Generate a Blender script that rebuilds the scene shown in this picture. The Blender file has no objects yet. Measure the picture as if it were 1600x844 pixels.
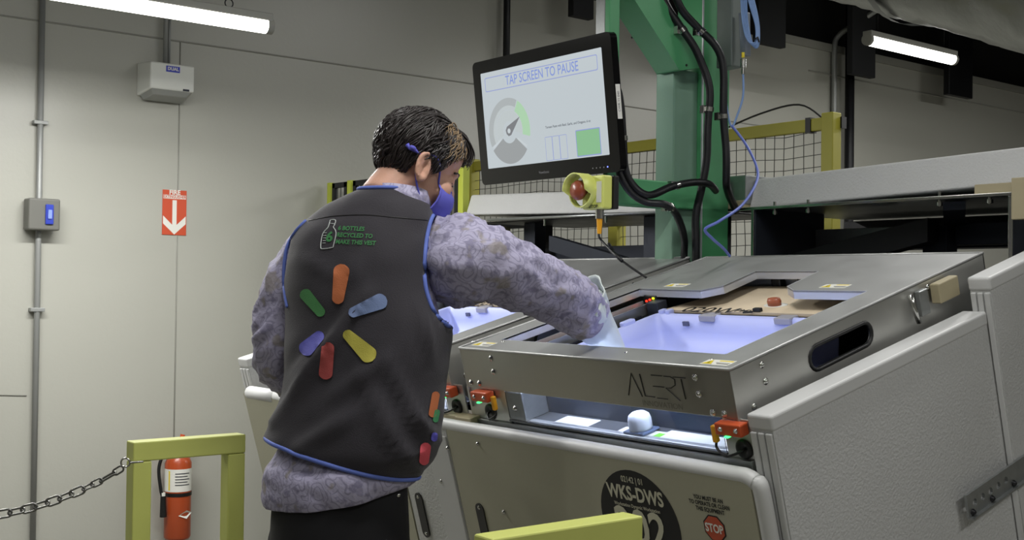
import bpy, bmesh, math, random
from math import sin, cos, pi, radians
from mathutils import Vector, Matrix, noise
from mathutils.geometry import tessellate_polygon
from mathutils.bvhtree import BVHTree
random.seed(7)
SC = bpy.context.scene
COL = SC.collection

# ------------------------------------------------------------------ camera
FPX = 1850.0
YAW, PIT, ROLL, TAU = [radians(a) for a in (51.5, .87, .7, 15.4)]
EYE = Vector((0, 0, 1.35))
CF = Vector((cos(YAW)*cos(PIT), sin(YAW)*cos(PIT), sin(PIT)))
_r = Vector((sin(YAW), -cos(YAW), 0)); _u = _r.cross(CF)
CR = _r*cos(ROLL) + _u*sin(ROLL); CU = -_r*sin(ROLL) + _u*cos(ROLL)
cam = bpy.data.cameras.new('camera'); co = bpy.data.objects.new('camera', cam); COL.objects.link(co)
cam.sensor_width = 36; cam.lens = FPX/1600*36; cam.clip_start = .02
m = Matrix((CR, CU, -CF)).transposed().to_4x4(); m.translation = EYE
co.matrix_world = m; SC.camera = co
# ------------------------------------------------------------------ world, lights, exposure
SC.view_settings.view_transform = 'Standard'; SC.view_settings.look = 'None'
SC.view_settings.exposure = 0.0; SC.view_settings.gamma = 1; SC.view_settings.use_curve_mapping = False
w = bpy.data.worlds.new('world'); SC.world = w; w.use_nodes = True
w.node_tree.nodes['Background'].inputs[0].default_value = (.8, .82, .78, 1)
w.node_tree.nodes['Background'].inputs[1].default_value = .10
LAMP_TINT = (1.0, .99, .965)
# unseen tube lamps added to light the hall: (x, y, z, length along x, power); each gets a fixture of its own below
UNSEEN_LAMPS = [(-.3, -.9, 3.0, 1.2, 20), (2.2, -.9, 3.0, 1.2, 26), (-.9, 2.0, 3.0, 1.2, 6), (1.2, 1.4, 3.1, 1.2, 32),
              (4.6, .2, 3.3, 1.2, 26), (1.8, 2.9, 3.2, 1.2, 2), (4.4, 2.4, 3.6, 1.2, 26), (-.6, 3.6, 3.0, 1.2, 4), (5.8, 2.5, 2.9, 1.2, 80), (8.5, 1.6, 3.3, 1.2, 90)]  # last two added to brighten the wall at upper right

# ------------------------------------------------------------------ helpers
def lin(c):
    return tuple((x/255/12.92 if x/255 <= .04045 else ((x/255+.055)/1.055)**2.4) for x in c[:3]) + (1,)
MATS = {}
def mat(name, rgb, rough=.5, metal=0, bump=0, bscale=100, var=0, vscale=3, emis=None, estr=0, trans=0, sheen=0, aniso=None, coat=0):
    if name in MATS: return MATS[name]
    M = bpy.data.materials.new(name); M.use_nodes = True
    nt = M.node_tree; b = nt.nodes['Principled BSDF']
    b.inputs['Base Color'].default_value = lin(rgb); b.inputs['Roughness'].default_value = rough
    b.inputs['Metallic'].default_value = metal
    if coat: b.inputs['Coat Weight'].default_value = coat
    if trans: b.inputs['Transmission Weight'].default_value = trans
    if sheen: b.inputs['Sheen Weight'].default_value = sheen
    if emis:
        b.inputs['Emission Color'].default_value = lin(emis); b.inputs['Emission Strength'].default_value = estr
    tc = nt.nodes.new('ShaderNodeTexCoord')
    if var:
        n = nt.nodes.new('ShaderNodeTexNoise'); n.inputs['Scale'].default_value = vscale; n.inputs['Detail'].default_value = 5
        mp = nt.nodes.new('ShaderNodeMapping')
        if aniso: mp.inputs['Scale'].default_value = aniso
        mr = nt.nodes.new('ShaderNodeMapRange'); mr.inputs[3].default_value = 1-var; mr.inputs[4].default_value = 1+var
        mx = nt.nodes.new('ShaderNodeMix'); mx.data_type = 'RGBA'; mx.blend_type = 'MULTIPLY'; mx.inputs[0].default_value = 1
        mx.inputs[6].default_value = lin(rgb)
        nt.links.new(tc.outputs['Object'], mp.inputs[0]); nt.links.new(mp.outputs[0], n.inputs[0])
        nt.links.new(n.outputs[0], mr.inputs[0]); nt.links.new(mr.outputs[0], mx.inputs[7])
        nt.links.new(mx.outputs[2], b.inputs['Base Color'])
        if metal:
            m2 = nt.nodes.new('ShaderNodeMapRange'); m2.inputs[3].default_value = rough-.1; m2.inputs[4].default_value = rough+.12
            nt.links.new(n.outputs[0], m2.inputs[0]); nt.links.new(m2.outputs[0], b.inputs['Roughness'])
    if bump:
        n = nt.nodes.new('ShaderNodeTexNoise'); n.inputs['Scale'].default_value = bscale; n.inputs['Detail'].default_value = 3
        bp = nt.nodes.new('ShaderNodeBump'); bp.inputs['Strength'].default_value = bump; bp.inputs['Distance'].default_value = .004
        nt.links.new(tc.outputs['Object'], n.inputs[0]); nt.links.new(n.outputs[0], bp.inputs['Height'])
        nt.links.new(bp.outputs[0], b.inputs['Normal'])
    MATS[name] = M; return M

ROOT = {}
def setp(o, label=None, cat=None, group=None, kind=None):
    if label: o['label'] = label
    if cat: o['category'] = cat
    if group: o['group'] = group
    if kind: o['kind'] = kind
    return o
def empty(name, loc, label, cat, group=None, rot=None):
    o = bpy.data.objects.new(name, None); COL.objects.link(o); o.empty_display_size = .1
    M = Matrix.Translation(Vector(loc))
    if rot is not None: M = M @ rot.to_4x4()
    o.matrix_world = M; ROOT[o.name] = M
    return setp(o, label, cat, group)

class MB:
    def __init__(s): s.v = []; s.f = []; s.mi = []; s.sm = []
    def add(s, V, F, mi=0, smooth=False):
        k = len(s.v); s.v += [Vector(p) for p in V]
        for f in F: s.f.append([i+k for i in f]); s.mi.append(mi); s.sm.append(smooth)
        return s
    def hexa(s, P, mi=0):
        return s.add(P, [(0,3,2,1),(4,5,6,7),(0,1,5,4),(1,2,6,5),(2,3,7,6),(3,0,4,7)], mi)
    def box(s, lo, hi, X=None, mi=0):
        P = [(lo[0],lo[1],lo[2]),(hi[0],lo[1],lo[2]),(hi[0],hi[1],lo[2]),(lo[0],hi[1],lo[2]),(lo[0],lo[1],hi[2]),(hi[0],lo[1],hi[2]),(hi[0],hi[1],hi[2]),(lo[0],hi[1],hi[2])]
        P = [Vector(p) for p in P]
        if X is not None: P = [X @ p for p in P]
        return s.hexa(P, mi)
    def prism(s, poly, holes, f0, f1, mi=0, mis=None):
        """poly: 2D outline, f0/f1 map (x,y) to the two faces"""
        loops = [poly] + holes
        tri = tessellate_polygon([[Vector((p[0], p[1], 0)) for p in L] for L in loops])
        flat = [p for L in loops for p in L]; n = len(flat)
        s.add([f0(*p) for p in flat] + [f1(*p) for p in flat],
              [tuple(t) for t in tri] + [tuple(i+n for i in reversed(t)) for t in tri], mi)
        k = 0
        for L in loops:
            m_ = len(L)
            V = [f0(*p) for p in L] + [f1(*p) for p in L]
            s.add(V, [(i, (i+1) % m_, (i+1) % m_+m_, i+m_) for i in range(m_)], mi if mis is None else mis)
        return s
    def loft(s, rings, closed=True, caps=True, mi=0, smooth=True):
        n = len(rings[0]); V = [p for r in rings for p in r]; F = []
        for i in range(len(rings)-1):
            for j in range(n if closed else n-1):
                a = i*n+j; b = i*n+(j+1) % n
                F.append((a, b, b+n, a+n))
        if caps and closed:
            F.append(tuple(reversed(range(n)))); F.append(tuple(range((len(rings)-1)*n, len(rings)*n)))
        return s.add(V, F, mi, smooth)
    def tube(s, pts, r, seg=10, closed=False, mi=0, caps=True, smooth=True):
        pts = [Vector(p) for p in pts]; n = len(pts)
        rr = r if isinstance(r, (list, tuple)) else [r]*n
        rings = []; up = None
        for i, p in enumerate(pts):
            if closed: t = pts[(i+1) % n]-pts[i-1]
            else: t = pts[min(i+1, n-1)]-pts[max(i-1, 0)]
            if t.length < 1e-9: t = Vector((0,0,1))
            t.normalize()
            if up is None: up = t.orthogonal().normalized()
            up = (up - t*up.dot(t))
            up = up.normalized() if up.length > 1e-6 else t.orthogonal().normalized()
            b = t.cross(up)
            rings.append([p + (up*cos(2*pi*k/seg)+b*sin(2*pi*k/seg))*rr[i] for k in range(seg)])
        if closed:
            # match the last ring to the first by the least-twist shift
            best = min(range(seg), key=lambda k: sum((rings[-1][(j+k) % seg]-rings[0][j]).length for j in range(seg)))
            rings.append([rings[0][(j-best) % seg] for j in range(seg)])
            return s.loft(rings, True, False, mi, smooth)
        return s.loft(rings, True, caps, mi, smooth)
    def cyl(s, p0, p1, r, seg=20, mi=0, r1=None, smooth=True):
        p0 = Vector(p0); p1 = Vector(p1); t = (p1-p0).normalized(); u = t.orthogonal().normalized(); b = t.cross(u)
        r1 = r if r1 is None else r1
        A = [p0+(u*cos(2*pi*k/seg)+b*sin(2*pi*k/seg))*r for k in range(seg)]
        B = [p1+(u*cos(2*pi*k/seg)+b*sin(2*pi*k/seg))*r1 for k in range(seg)]
        s.loft([A, B], True, False, mi, smooth)
        s.add(A, [tuple(reversed(range(seg)))], mi); s.add(B, [tuple(range(seg))], mi)
        return s
    def lathe(s, p0, axis, prof, seg=20, mi=0):
        p0 = Vector(p0); t = Vector(axis).normalized(); u = t.orthogonal().normalized(); b = t.cross(u)
        return s.loft([[p0+t*h+(u*cos(2*pi*k/seg)+b*sin(2*pi*k/seg))*max(r, 1e-4) for k in range(seg)] for r, h in prof], True, True, mi)
    def ell(s, c, rx, ry, rz, X=None, nu=20, nv=12, mi=0):
        rings = []
        for i in range(nv+1):
            ph = -pi/2+pi*i/nv; q = max(cos(ph), 1e-3)
            R = []
            for j in range(nu):
                th = 2*pi*j/nu
                p = Vector((c[0]+rx*q*cos(th), c[1]+ry*q*sin(th), c[2]+rz*sin(ph)))
                R.append(X @ p if X is not None else p)
            rings.append(R)
        return s.loft(rings, True, True, mi)
    def build(s, name, mats, parent=None, bevel=0, bseg=2, weld=False):
        me = bpy.data.meshes.new(name); me.from_pydata([tuple(p) for p in s.v], [], s.f)
        if not isinstance(mats, (list, tuple)): mats = [mats]
        for M in mats: me.materials.append(M)
        for p, mi, smo in zip(me.polygons, s.mi, s.sm): p.material_index = mi; p.use_smooth = smo
        bm = bmesh.new(); bm.from_mesh(me)
        if weld: bmesh.ops.remove_doubles(bm, verts=bm.verts, dist=1e-5)
        bmesh.ops.recalc_face_normals(bm, faces=bm.faces)
        bm.to_mesh(me); bm.free()
        o = bpy.data.objects.new(name, me); COL.objects.link(o)
        if parent is not None:
            M = ROOT[parent.name]; me.transform(M.inverted()); o.parent = parent; ROOT[o.name] = M
        else:
            # origin at the middle of the base
            if me.vertices:
                xs = [v.co for v in me.vertices]
                c = Vector(((min(p.x for p in xs)+max(p.x for p in xs))/2, (min(p.y for p in xs)+max(p.y for p in xs))/2, min(p.z for p in xs)))
                me.transform(Matrix.Translation(-c)); o.location = c
                ROOT[o.name] = Matrix.Translation(c)
        if bevel:
            b = o.modifiers.new('bevel', 'BEVEL'); b.width = bevel; b.segments = bseg; b.limit_method = 'ANGLE'; b.angle_limit = radians(40)
        return o

def spline(P, n=8):
    P = [Vector(p) for p in P]; out = []
    for i in range(len(P)-1):
        a = P[max(i-1, 0)]; b = P[i]; c = P[i+1]; d = P[min(i+2, len(P)-1)]
        for k in range(n):
            t = k/n
            out.append(.5*((2*b)+(c-a)*t+(2*a-5*b+4*c-d)*t*t+(3*b-a-3*c+d)*t**3))
    out.append(P[-1]); return out
def closed_spline(P, n=8):
    P = [Vector(p) for p in P]; N_ = len(P); out = []
    for i in range(N_):
        a, b, c, d = P[i-1], P[i], P[(i+1) % N_], P[(i+2) % N_]
        for k in range(n):
            t = k/n
            out.append(.5*((2*b)+(c-a)*t+(2*a-5*b+4*c-d)*t*t+(3*b-a-3*c+d)*t**3))
    return out
def seen(u, v, d):
    return EYE + (CF + CR*((u-800)/FPX) + CU*((422-v)/FPX))*d
def ray(u, v): return CF + CR*((u-800)/FPX) + CU*((422-v)/FPX)
def on_axis(u, v, ax, val):
    r = ray(u, v); return EYE + r*((val-EYE[ax])/r[ax])
# text as flat mesh data (2D verts, faces)
def text_geo(txt, size=1.0, bold=0.0, spacing=1.0, cx=True):
    cu = bpy.data.curves.new('t', 'FONT'); cu.body = txt; cu.size = size; cu.offset = bold; cu.space_character = spacing
    cu.align_x = 'CENTER' if cx else 'LEFT'; cu.align_y = 'CENTER'; cu.resolution_u = 3
    o = bpy.data.objects.new('t', cu); COL.objects.link(o)
    dg = bpy.context.evaluated_depsgraph_get(); dg.update()
    me = bpy.data.meshes.new_from_object(o.evaluated_get(dg))
    V = [v.co.copy() for v in me.vertices]; F = [tuple(p.vertices) for p in me.polygons]
    bpy.data.objects.remove(o); bpy.data.curves.remove(cu); bpy.data.meshes.remove(me)
    return V, F
def put_text(mb, txt, o, x, y, size, mi=0, sx=1.0, bold=0.0, cx=True, lift=None, depth=.0006):
    V, F = text_geo(txt, size, bold, 1.0, cx)
    n = Vector(x).cross(Vector(y)).normalized()
    return mb.add([Vector(o)+Vector(x)*(p.x*sx)+Vector(y)*p.y+n*depth for p in V], F, mi)

# ------------------------------------------------------------------ the tilted frame of the workstations
PC = EYE + (CF + CR*((1140-800)/FPX) + CU*((422-578)/FPX))*2.35     # near right top corner of the near hood
TT = Vector((cos(TAU), 0, sin(TAU))); NN = Vector((-sin(TAU), 0, cos(TAU))); YY = Vector((0, 1, 0))
RT = Matrix((TT, YY, NN)).transposed()
def L3(a, y, n): return PC + TT*a + YY*y + NN*n
def XL(y0=0): 
    M = RT.to_4x4(); M.translation = PC + YY*y0; return M
def on_pl(u, v, p, n):
    r = ray(u, v); return EYE + r*((p-EYE).dot(n)/r.dot(n))
def hood_at(u, v, h=0):
    P = on_pl(u, v, PC+NN*h, NN)-PC; return P.dot(TT), P.y
def front_at(u, v, o=0):
    P = on_pl(u, v, PC+TT*o, TT)-PC; return P.y, P.dot(NN)
def side_at(u, v, o=0):
    P = on_pl(u, v, PC+YY*o, YY)-PC; return P.dot(TT), P.dot(NN)

# ------------------------------------------------------------------ materials
m_wall = mat('painted_wall_panel', (172, 172, 163), .32, bump=.12, bscale=60, var=.02, vscale=2)
m_floor = mat('concrete_floor', (120, 118, 110), .5, var=.12, vscale=4)
m_ceil = mat('dark_ceiling', (16, 16, 17), .9)
m_seam = mat('panel_seam', (146, 146, 138), .6)
m_steel = mat('brushed_steel', (196, 196, 192), .42, .82, var=.07, vscale=6, aniso=(1, 6, 1))
m_steel_top = mat('steel_sheet', (176, 177, 176), .48, .75, var=.06, vscale=9)
m_steel_in = mat('steel_lip', (205, 208, 212), .35, .6)
m_galv = mat('galvanised_steel', (165, 168, 168), .4, .9, var=.15, vscale=60)
m_chrome = mat('bolt_steel', (200, 200, 196), .2, 1)
m_pad = mat('padded_white_panel', (190, 191, 190), .5, bump=.55, bscale=150, var=.03, vscale=8)
m_padtrim = mat('panel_edge_trim', (194, 195, 194), .45, var=.03, vscale=10)
m_front = mat('front_panel_cream', (164, 162, 142), .5, bump=.1, bscale=80, var=.02)
m_wood = mat('tan_block', (168, 158, 128), .6, bump=.1, bscale=60)
m_black = mat('black_plastic', (14, 14, 15), .45)
m_blackm = mat('black_steel', (22, 23, 26), .45, .3, var=.2, vscale=8)
m_darksteel = mat('dark_grey_steel', (52, 56, 66), .5, .5, var=.2, vscale=6)
m_orange = mat('orange_red_plastic', (196, 84, 44), .4)
m_yellow = mat('yellow_plastic', (220, 200, 40), .45)
m_fyel = mat('fence_yellow', (166, 160, 56), .5, var=.05)
m_byel = mat('barrier_yellow', (200, 206, 112), .42, var=.06, vscale=14)
m_green = mat('machine_green', (74, 146, 98), .42, var=.05, vscale=6)
m_tote = mat('lavender_tote', (176, 184, 232), .45)
m_board = mat('beige_board', (206, 190, 164), .6, var=.04, vscale=8)
m_label = mat('white_label', (222, 222, 214), .5)
m_ink = mat('black_ink', (20, 20, 20), .6)
m_glass = mat('window_glass', (225, 232, 240), .03, trans=1)
m_led_g = mat('green_led', (60, 255, 120), .4, emis=(60, 255, 120), estr=3)
m_led_r = mat('red_led', (255, 40, 20), .4, emis=(255, 50, 30), estr=2.5)
m_led_y = mat('yellow_led', (240, 255, 40), .4, emis=(240, 255, 40), estr=2)
m_redglass = mat('dark_red_glass', (120, 36, 24), .12)
m_tube = mat('lit_tube', (255, 255, 250), .5, emis=(255, 255, 246), estr=5)
m_tubehouse = mat('lamp_housing', (150, 150, 142), .5)
m_conduit = mat('conduit_metal', (150, 152, 150), .45, .3)
m_net = mat('net_cord', (70, 72, 66), .8)
m_blue = mat('blue_cable', (96, 112, 190), .45)
m_lblue = mat('pale_blue_cable', (120, 150, 196), .45)

# ------------------------------------------------------------------ room shell
def struct(name, mb, M, parent=None):
    o = mb.build(name, M, parent); o['kind'] = 'structure'; return o
WY = 5.3; WTOP = 3.10
struct('floor', MB().box((-4, -4, -.1), (16, WY+.2, 0)), m_floor)
struct('ceiling', MB().box((-4, -4, 4.6), (16, WY+.4, 4.7)), m_ceil)
struct('wall_left', MB().box((-4, WY, 0), (16, WY+.15, WTOP)), m_wall)
struct('wall_upper', MB().box((-4, WY+.1, WTOP), (16, WY+.25, 4.6)), m_ceil)
struct('wall_rear', MB().box((-4.15, -4, 0), (-4, WY+.2, 4.6)), m_wall)
struct('wall_right', MB().box((-4, -4.15, 0), (16, -4, 4.6)), m_wall)
struct('wall_far', MB().box((16, -4, 0), (16.15, WY+.2, 4.6)), m_ceil)
def seam(n, pts, r=.004):
    struct(n, MB().tube(pts, r, 6), m_seam)
y_ = WY-.001
seam('trim_1', [(-2, y_, 2.485), (6.9, y_, 2.485)])
seam('trim_2', [(6.9, y_, 2.93), (16, y_, 2.93)], .006)
seam('trim_3', [(2.215, y_, 0), (2.215, y_, 2.485)], .003)
seam('wall_line', [(-.4, y_, 1.0), (1.55, y_, .86)], .003)  # thin sloping line low on the wall, in the seam colour
seam('trim_5', [(5.45, y_, 0), (5.45, y_, 2.485)], .003)
seam('trim_6', [(10.4, y_, 0), (10.4, y_, 2.93)], .004)
struct('trim_7', MB().box((6.6, WY-.02, WTOP-.005), (16, WY, WTOP+.05)), m_seam)

# ------------------------------------------------------------------ lamps
def tube_lamp(x, y, z, ln, power, label, group=None, wires=True, r=.028, tilt=0, estr=None):
    t = empty('tube_light', (x, y, z), label, 'light', group)
    MB().tube([(x-ln/2, y, z), (x+ln/2, y, z+tilt)], r, 16).build('diffuser', m_tube, t)
    hb = MB()
    hb.box((x-ln/2-.02, y-r*.9, z+r*.5), (x+ln/2+.02, y+r*.9, z+r*1.5)); hb.build('housing', m_tubehouse, t, .004)
    for sx in (-1, 1):
        MB().cyl((x+sx*(ln/2), y, z), (x+sx*(ln/2+.025), y, z), r*1.04, 16).build('end_cap', m_tubehouse, t)
    if wires:
        for sx in (-1, 1):
            xx = x+sx*ln*.4
            MB().tube([(xx, y, z+r), (xx, y, 4.6)], .0025, 5).build('hanger_wire', m_blackm, t)
    li = bpy.data.lights.new('tube_glow', 'AREA'); li.shape = 'RECTANGLE'; li.size = ln; li.size_y = .09
    li.energy = power; li.color = LAMP_TINT
    lo = bpy.data.objects.new('tube_glow', li); COL.objects.link(lo); lo.parent = t; lo.location = (0, 0, -r-.01)
    return t
tl = tube_lamp(1.30, 4.1, 2.335, 1.50, 60, 'long lit tube light hanging at upper left before the wall', wires=False, r=.030)
hk = MB()
hk.tube([Vector((1.90, 4.1, 2.385))+Vector((.016*cos(a), 0, .016*sin(a)+.012)) for a in [i*pi/8 for i in range(16)]], .0025, 6, closed=True)
hk.tube([(1.90, 4.1, 2.41), (1.90, 4.1, 4.6)], .002, 5)
hk.tube([(.8, 4.1, 2.37), (.8, 4.1, 4.6)], .002, 5)
hk.build('hook_wire', m_blackm, tl)
_p = on_axis(1425, 78, 1, 4.3)
tube_lamp(_p.x, 4.3, _p.z, .92, 6, 'short lit tube light hanging under the dark roof at upper right', r=.036)
for i, (x, y, z, ln, pw) in enumerate(UNSEEN_LAMPS):
    tube_lamp(x, y, z, ln, pw, 'unseen tube light added out of frame overhead to light the hall', 'added tube lights overhead')

# ------------------------------------------------------------------ workstation
def stadium(cx, cy, hl, r, n=8):
    P = []
    for i in range(n+1):
        a = -pi/2+pi*i/n; P.append((cx+hl+r*cos(a), cy+r*sin(a)))
    for i in range(n+1):
        a = pi/2+pi*i/n; P.append((cx-hl+r*cos(a), cy+r*sin(a)))
    return P
OPEN = [(.09, .087), (.60, .087), (.600, .300), (.640, .350), (.795, .366), (.797, .578), (.640, .562), (.590, .600), (.600, .842), (.087, .842)]
HW, HD = .914, .973
def bolt(mb_parent, p, n, r=.006, h=.004, m=None):
    b = MB(); b.lathe(p, n, [(r*1.3, 0), (r*1.3, h*.3), (r, h*.3), (r*.9, h), (r*.45, h*1.4), (0, h*1.5)], 10)
    return b.build('bolt', m or m_chrome, mb_parent)
FO = -.046
def workstation(y0, label, near):
    st = empty('workstation', (PC.x+.4, PC.y+y0+.45, 0), label, 'workstation', rot=None)
    X = XL(y0)
    P = lambda a, y, n: PC + TT*a + YY*(y+y0) + NN*n
    # hood ---------------------------------------------------------------
    h = MB()
    out = [(0, 0), (HD, 0), (HD, HW), (0, HW)]
    h.prism(out, [OPEN], lambda a, y: P(a, y, 0), lambda a, y: P(a, y, -.004))
    hood = h.build('hood_top', m_steel_top, st)
    lp = MB()
    for i in range(len(OPEN)):
        a, b = Vector(OPEN[i]), Vector(OPEN[(i+1) % len(OPEN)])
        d = (b-a).normalized(); nn = Vector((d.y, -d.x))*.003
        lp.hexa([P(a.x, a.y, -.022), P(b.x, b.y, -.022), P(b.x+nn.x, b.y+nn.y, -.022), P(a.x+nn.x, a.y+nn.y, -.022),
                 P(a.x, a.y, .0005), P(b.x, b.y, .0005), P(b.x+nn.x, b.y+nn.y, .0005), P(a.x+nn.x, a.y+nn.y, .0005)])
    lp.build('opening_lip', m_steel_in, st)
    # skirts
    s = MB(); s.box((0, 0, -.105), (.004, HW, .0), X); fs = s.build('front_skirt', mat('shaded_front_steel', (176, 174, 166), .36, .97, var=.05, vscale=6, aniso=(1, 6, 1)), st, .002)  # same steel as the side skirts, its shading toned into the colour
    bd = MB(); bd.tube([P(.001, 0, 0), P(.001, HW, 0)], .0035, 8); bd.tube([P(0, .001, 0), P(HD, .001, 0)], .0035, 8); bd.tube([P(HD, 0, 0), P(HD, HW, 0)], .0035, 8); bd.tube([P(0, HW, 0), P(HD, HW, 0)], .0035, 8)
    bd.build('folded_edge', m_steel_top, st)
    sl = stadium(.362, -.058, .088, .026)
    for yy in (0, HW-.004):
        s = MB(); s.prism([(0, 0), (HD, 0), (HD, -.16), (.0, -.16)] if yy else [(0, 0), (HD, 0), (HD, -.16), (.05, -.16), (0, -.108)], [sl],
                          lambda a, n: P(a, yy, n), lambda a, n: P(a, yy+.004, n))
        sk = s.build('side_skirt', m_steel, st)
        g = MB(); g.tube([P(a, yy+.002, n) for a, n in sl], .0055, 8, closed=True); g.build('handle_grommet', m_black, sk)
    s = MB(); s.box((HD-.004, 0, -.16), (HD, HW, 0), X); s.build('rear_skirt', m_steel, st)
    # bolts on the hood
    for u, v in [(767, 560), (771, 581), (736, 598), (749, 599), (1086, 590), (1092, 616), (1114, 645), (1132, 647)]:
        y, n = front_at(u, v); bolt(st, P(0, y, n), -TT)
    for u, v in [(1190, 570), (1196, 596), (1178, 636), (1432, 460), (1492, 451), (1449, 449)]:
        a, n = side_at(u, v); bolt(st, P(a, 0, n), -YY)
    for u, v in [(740, 556-22), (786, 534), (978, 551), (1112, 562)]:
        a, y = hood_at(u, v); bolt(st, P(max(a, .02), y, 0), NN, .003, .002)
    for k in range(9):                                              # fold tabs along the opening
        pass
    # warning labels
    for i, (u, v) in enumerate([(1122, 567), (748, 537.5), (1058, 446), (1305, 447.5)]):
        a, y = hood_at(u, v); a = min(max(a, .035), .93); yc = min(max(y, .06), .86)
        w = MB(); w.box((a-.016, yc-.037, .0), (a+.016, yc+.037, .0008), X, 0)
        w.add([P(a-.013, yc+.008, .0013), P(a-.013, yc+.034, .0013), P(a+.013, yc+.021, .0013)], [(0, 1, 2)], 1)
        w.box((a+.007, yc-.034, .0008), (a+.012, yc+.002, .0012), X, 1)
        w.box((a-.004, yc-.034, .0008), (a-.002, yc+.002, .0012), X, 2)
        w.box((a-.010, yc-.034, .0008), (a-.008, yc-.004, .0012), X, 2)
        w.add([P(a-.008, yc+.019, .0017), P(a-.008, yc+.023, .0017), P(a+.006, yc+.021, .0017)], [(0, 1, 2)], 2)
        w.build('warning_label', [m_label, m_yellow, m_ink], st)
    # maker's name etched on the skirt
    if near:
        t = MB(); w_ = .0011
        x0, y1 = front_at(978, 606); 
        def seg(pts):
            t.tube([P(-.0006, x, n) for x, n in pts], w_, 4, smooth=False)
        yA, nA = front_at(980, 605); yB, nB = front_at(1076, 618)
        W = yA-yB; Hh = .052; nb = -.078; g = W/5
        X0 = yA
        def c(x, q): return (X0-x*W/.262, nb+q*Hh)
        seg([c(0, 0), c(.03, 1), c(.062, 0)])
        seg([c(.068, 1), c(.075, .05), c(.118, .05)])
        seg([c(.118, 1), c(.165, 1)]); seg([c(.118, .52), c(.165, .52)]); seg([c(.127, .02), c(.172, .02)])
        seg([c(.172, 1), c(.2, 1), c(.216, .9), c(.214, .66), c(.195, .52), c(.172, .5), c(.224, 0)])
        seg([c(.21, 1), c(.262, 1)]); seg([c(.243, .95), c(.247, .1)])
        t.build('etched_name', m_ink, fs)
        t = MB()
        put_text(t, 'INNOVATION', P(0, X0-.55*W, -.092), -YY, NN, .018, sx=1.05)
        t.build('faint_name', mat('faint_etch', (140, 138, 128), .5, .8), fs)
    # under-hood body --------------------------------------------------
    bd = MB()
    bd.box((.0, .0, -.30), (.004, HW, -.215), X)
    bd.box((.10, .0, -.50), (.95, HW, -.49), X)                      # inner floor
    bd.box((.10, .004, -.50), (.96, .008, -.161), X); bd.box((.10, HW-.008, -.50), (.96, HW-.004, -.161), X)
    bd.box((.955, .0, -.50), (.96, HW, -.12), X)
    bd.build('inner_box', m_blackm, st)
    # end plates beside the window
    for y_a, y_b in ((-.040, .048), (.765, HW+.012)):
        ep = MB(); ep.box((.006, y_a, -.215), (.010, y_b, -.106), X); ep.build('end_plate', m_steel, st)
    # window bay
    wb = MB(); wb.box((.004, .05, -.186), (.085, .767, -.182), X); wb.build('bay_shelf', mat('bay_shelf_steel', (104, 106, 108), .4, .6), st)
    wb = MB(); wb.box((.085, .05, -.19), (.089, .767, -.06), X); wb.build('bay_back', mat('bay_blue_steel', (44, 52, 66), .45, .5, var=.15, vscale=12), st)
    wb = MB(); wb.box((.006, .70, -.182), (.085, .765, -.106), X); wb.build('bay_bracket', m_galv, st, .004)
    bolt(st, P(.006, .735, -.15), -TT)
    sf = MB(); sf.box((.012, .052, -.2), (.03, .76, -.180), X); sf.build('shelf_fold', m_steel, st, .002)
    lt = MB(); lt.box((.02, .055, -.1815), (.075, .27, -.181), X); lt.box((.02, .27, -.1815), (.06, .40, -.181), X); lt.box((.02, .50, -.1815), (.075, .62, -.181), X)
    lt.box((.03, .265, -.181), (.05, .285, -.1805), X, 1); lt.build('shelf_sticker', [m_label, mat('green_mark', (120, 200, 60), .5)], st)
    pu = MB(); q = P(.045, .335, -.181)
    pu.lathe(q, NN, [(.026, .006), (.027, .012), (.027, .03), (.024, .040), (.016, .046), (0, .047)], 24); ps = pu.build('sensor_dome', mat('white_plastic', (225, 228, 235), .45), st)
    pb = MB(); pb.box((.017, .302, -.181), (.073, .368, -.174), X); pb.build('sensor_base', mat('grey_blue_plastic', (90, 104, 130), .5), ps, .004)
    gl = MB(); gl.box((.0055, .052, -.2), (.0075, .765, -.104), X); gl.build('window_pane', m_glass, st)
    ws = MB(); ws.box((.02, .06, -.075), (.04, .76, -.068), X)
    ws.build('bay_light_strip', mat('cool_led_strip', (230, 236, 255), .5, emis=(225, 232, 255), estr=10), st)
    # safety switches
    for yc, sg in ((.014, 1), (.842, -1)):
        u = MB(); u.box((-.022, yc-.034, -.134), (.004, yc+.034, -.108), X); sw = u.build('safety_switch', m_orange, st, .003)
        for d in (-.022, .018): bolt(sw, P(-.022, yc+d, -.120), -TT, .004, .004)
        u = MB(); u.box((-.024, yc+.0, -.137), (-.014, yc+.010, -.134), X); u.build('indicator', m_led_g, sw)
        u = MB(); cy = yc+.046*sg
        if sg < 0: cy = yc-.045
        u.box((-.016, cy-.006, -.155), (-.004, cy+.006, -.118), X, 0); u.build('connector', mat('amber_plastic', (226, 160, 30), .4), sw, .003)
        gy = yc-.012 if sg > 0 else yc-.002
        g = MB(); g.lathe(P(.006, gy, -.168), -TT, [(.021, 0), (.021, .004), (.017, .006), (.008, .004), (.006, .001)], 24); g.build('cable_grommet', m_black, st)
        g = MB(); g.tube(spline([P(-.010, cy, -.154), P(-.012, cy, -.167), P(-.02, (cy+gy)/2, -.178), P(-.006, gy, -.17), P(.004, gy, -.168)], 6), .0028, 8); g.build('switch_cable', m_black, sw)
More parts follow.
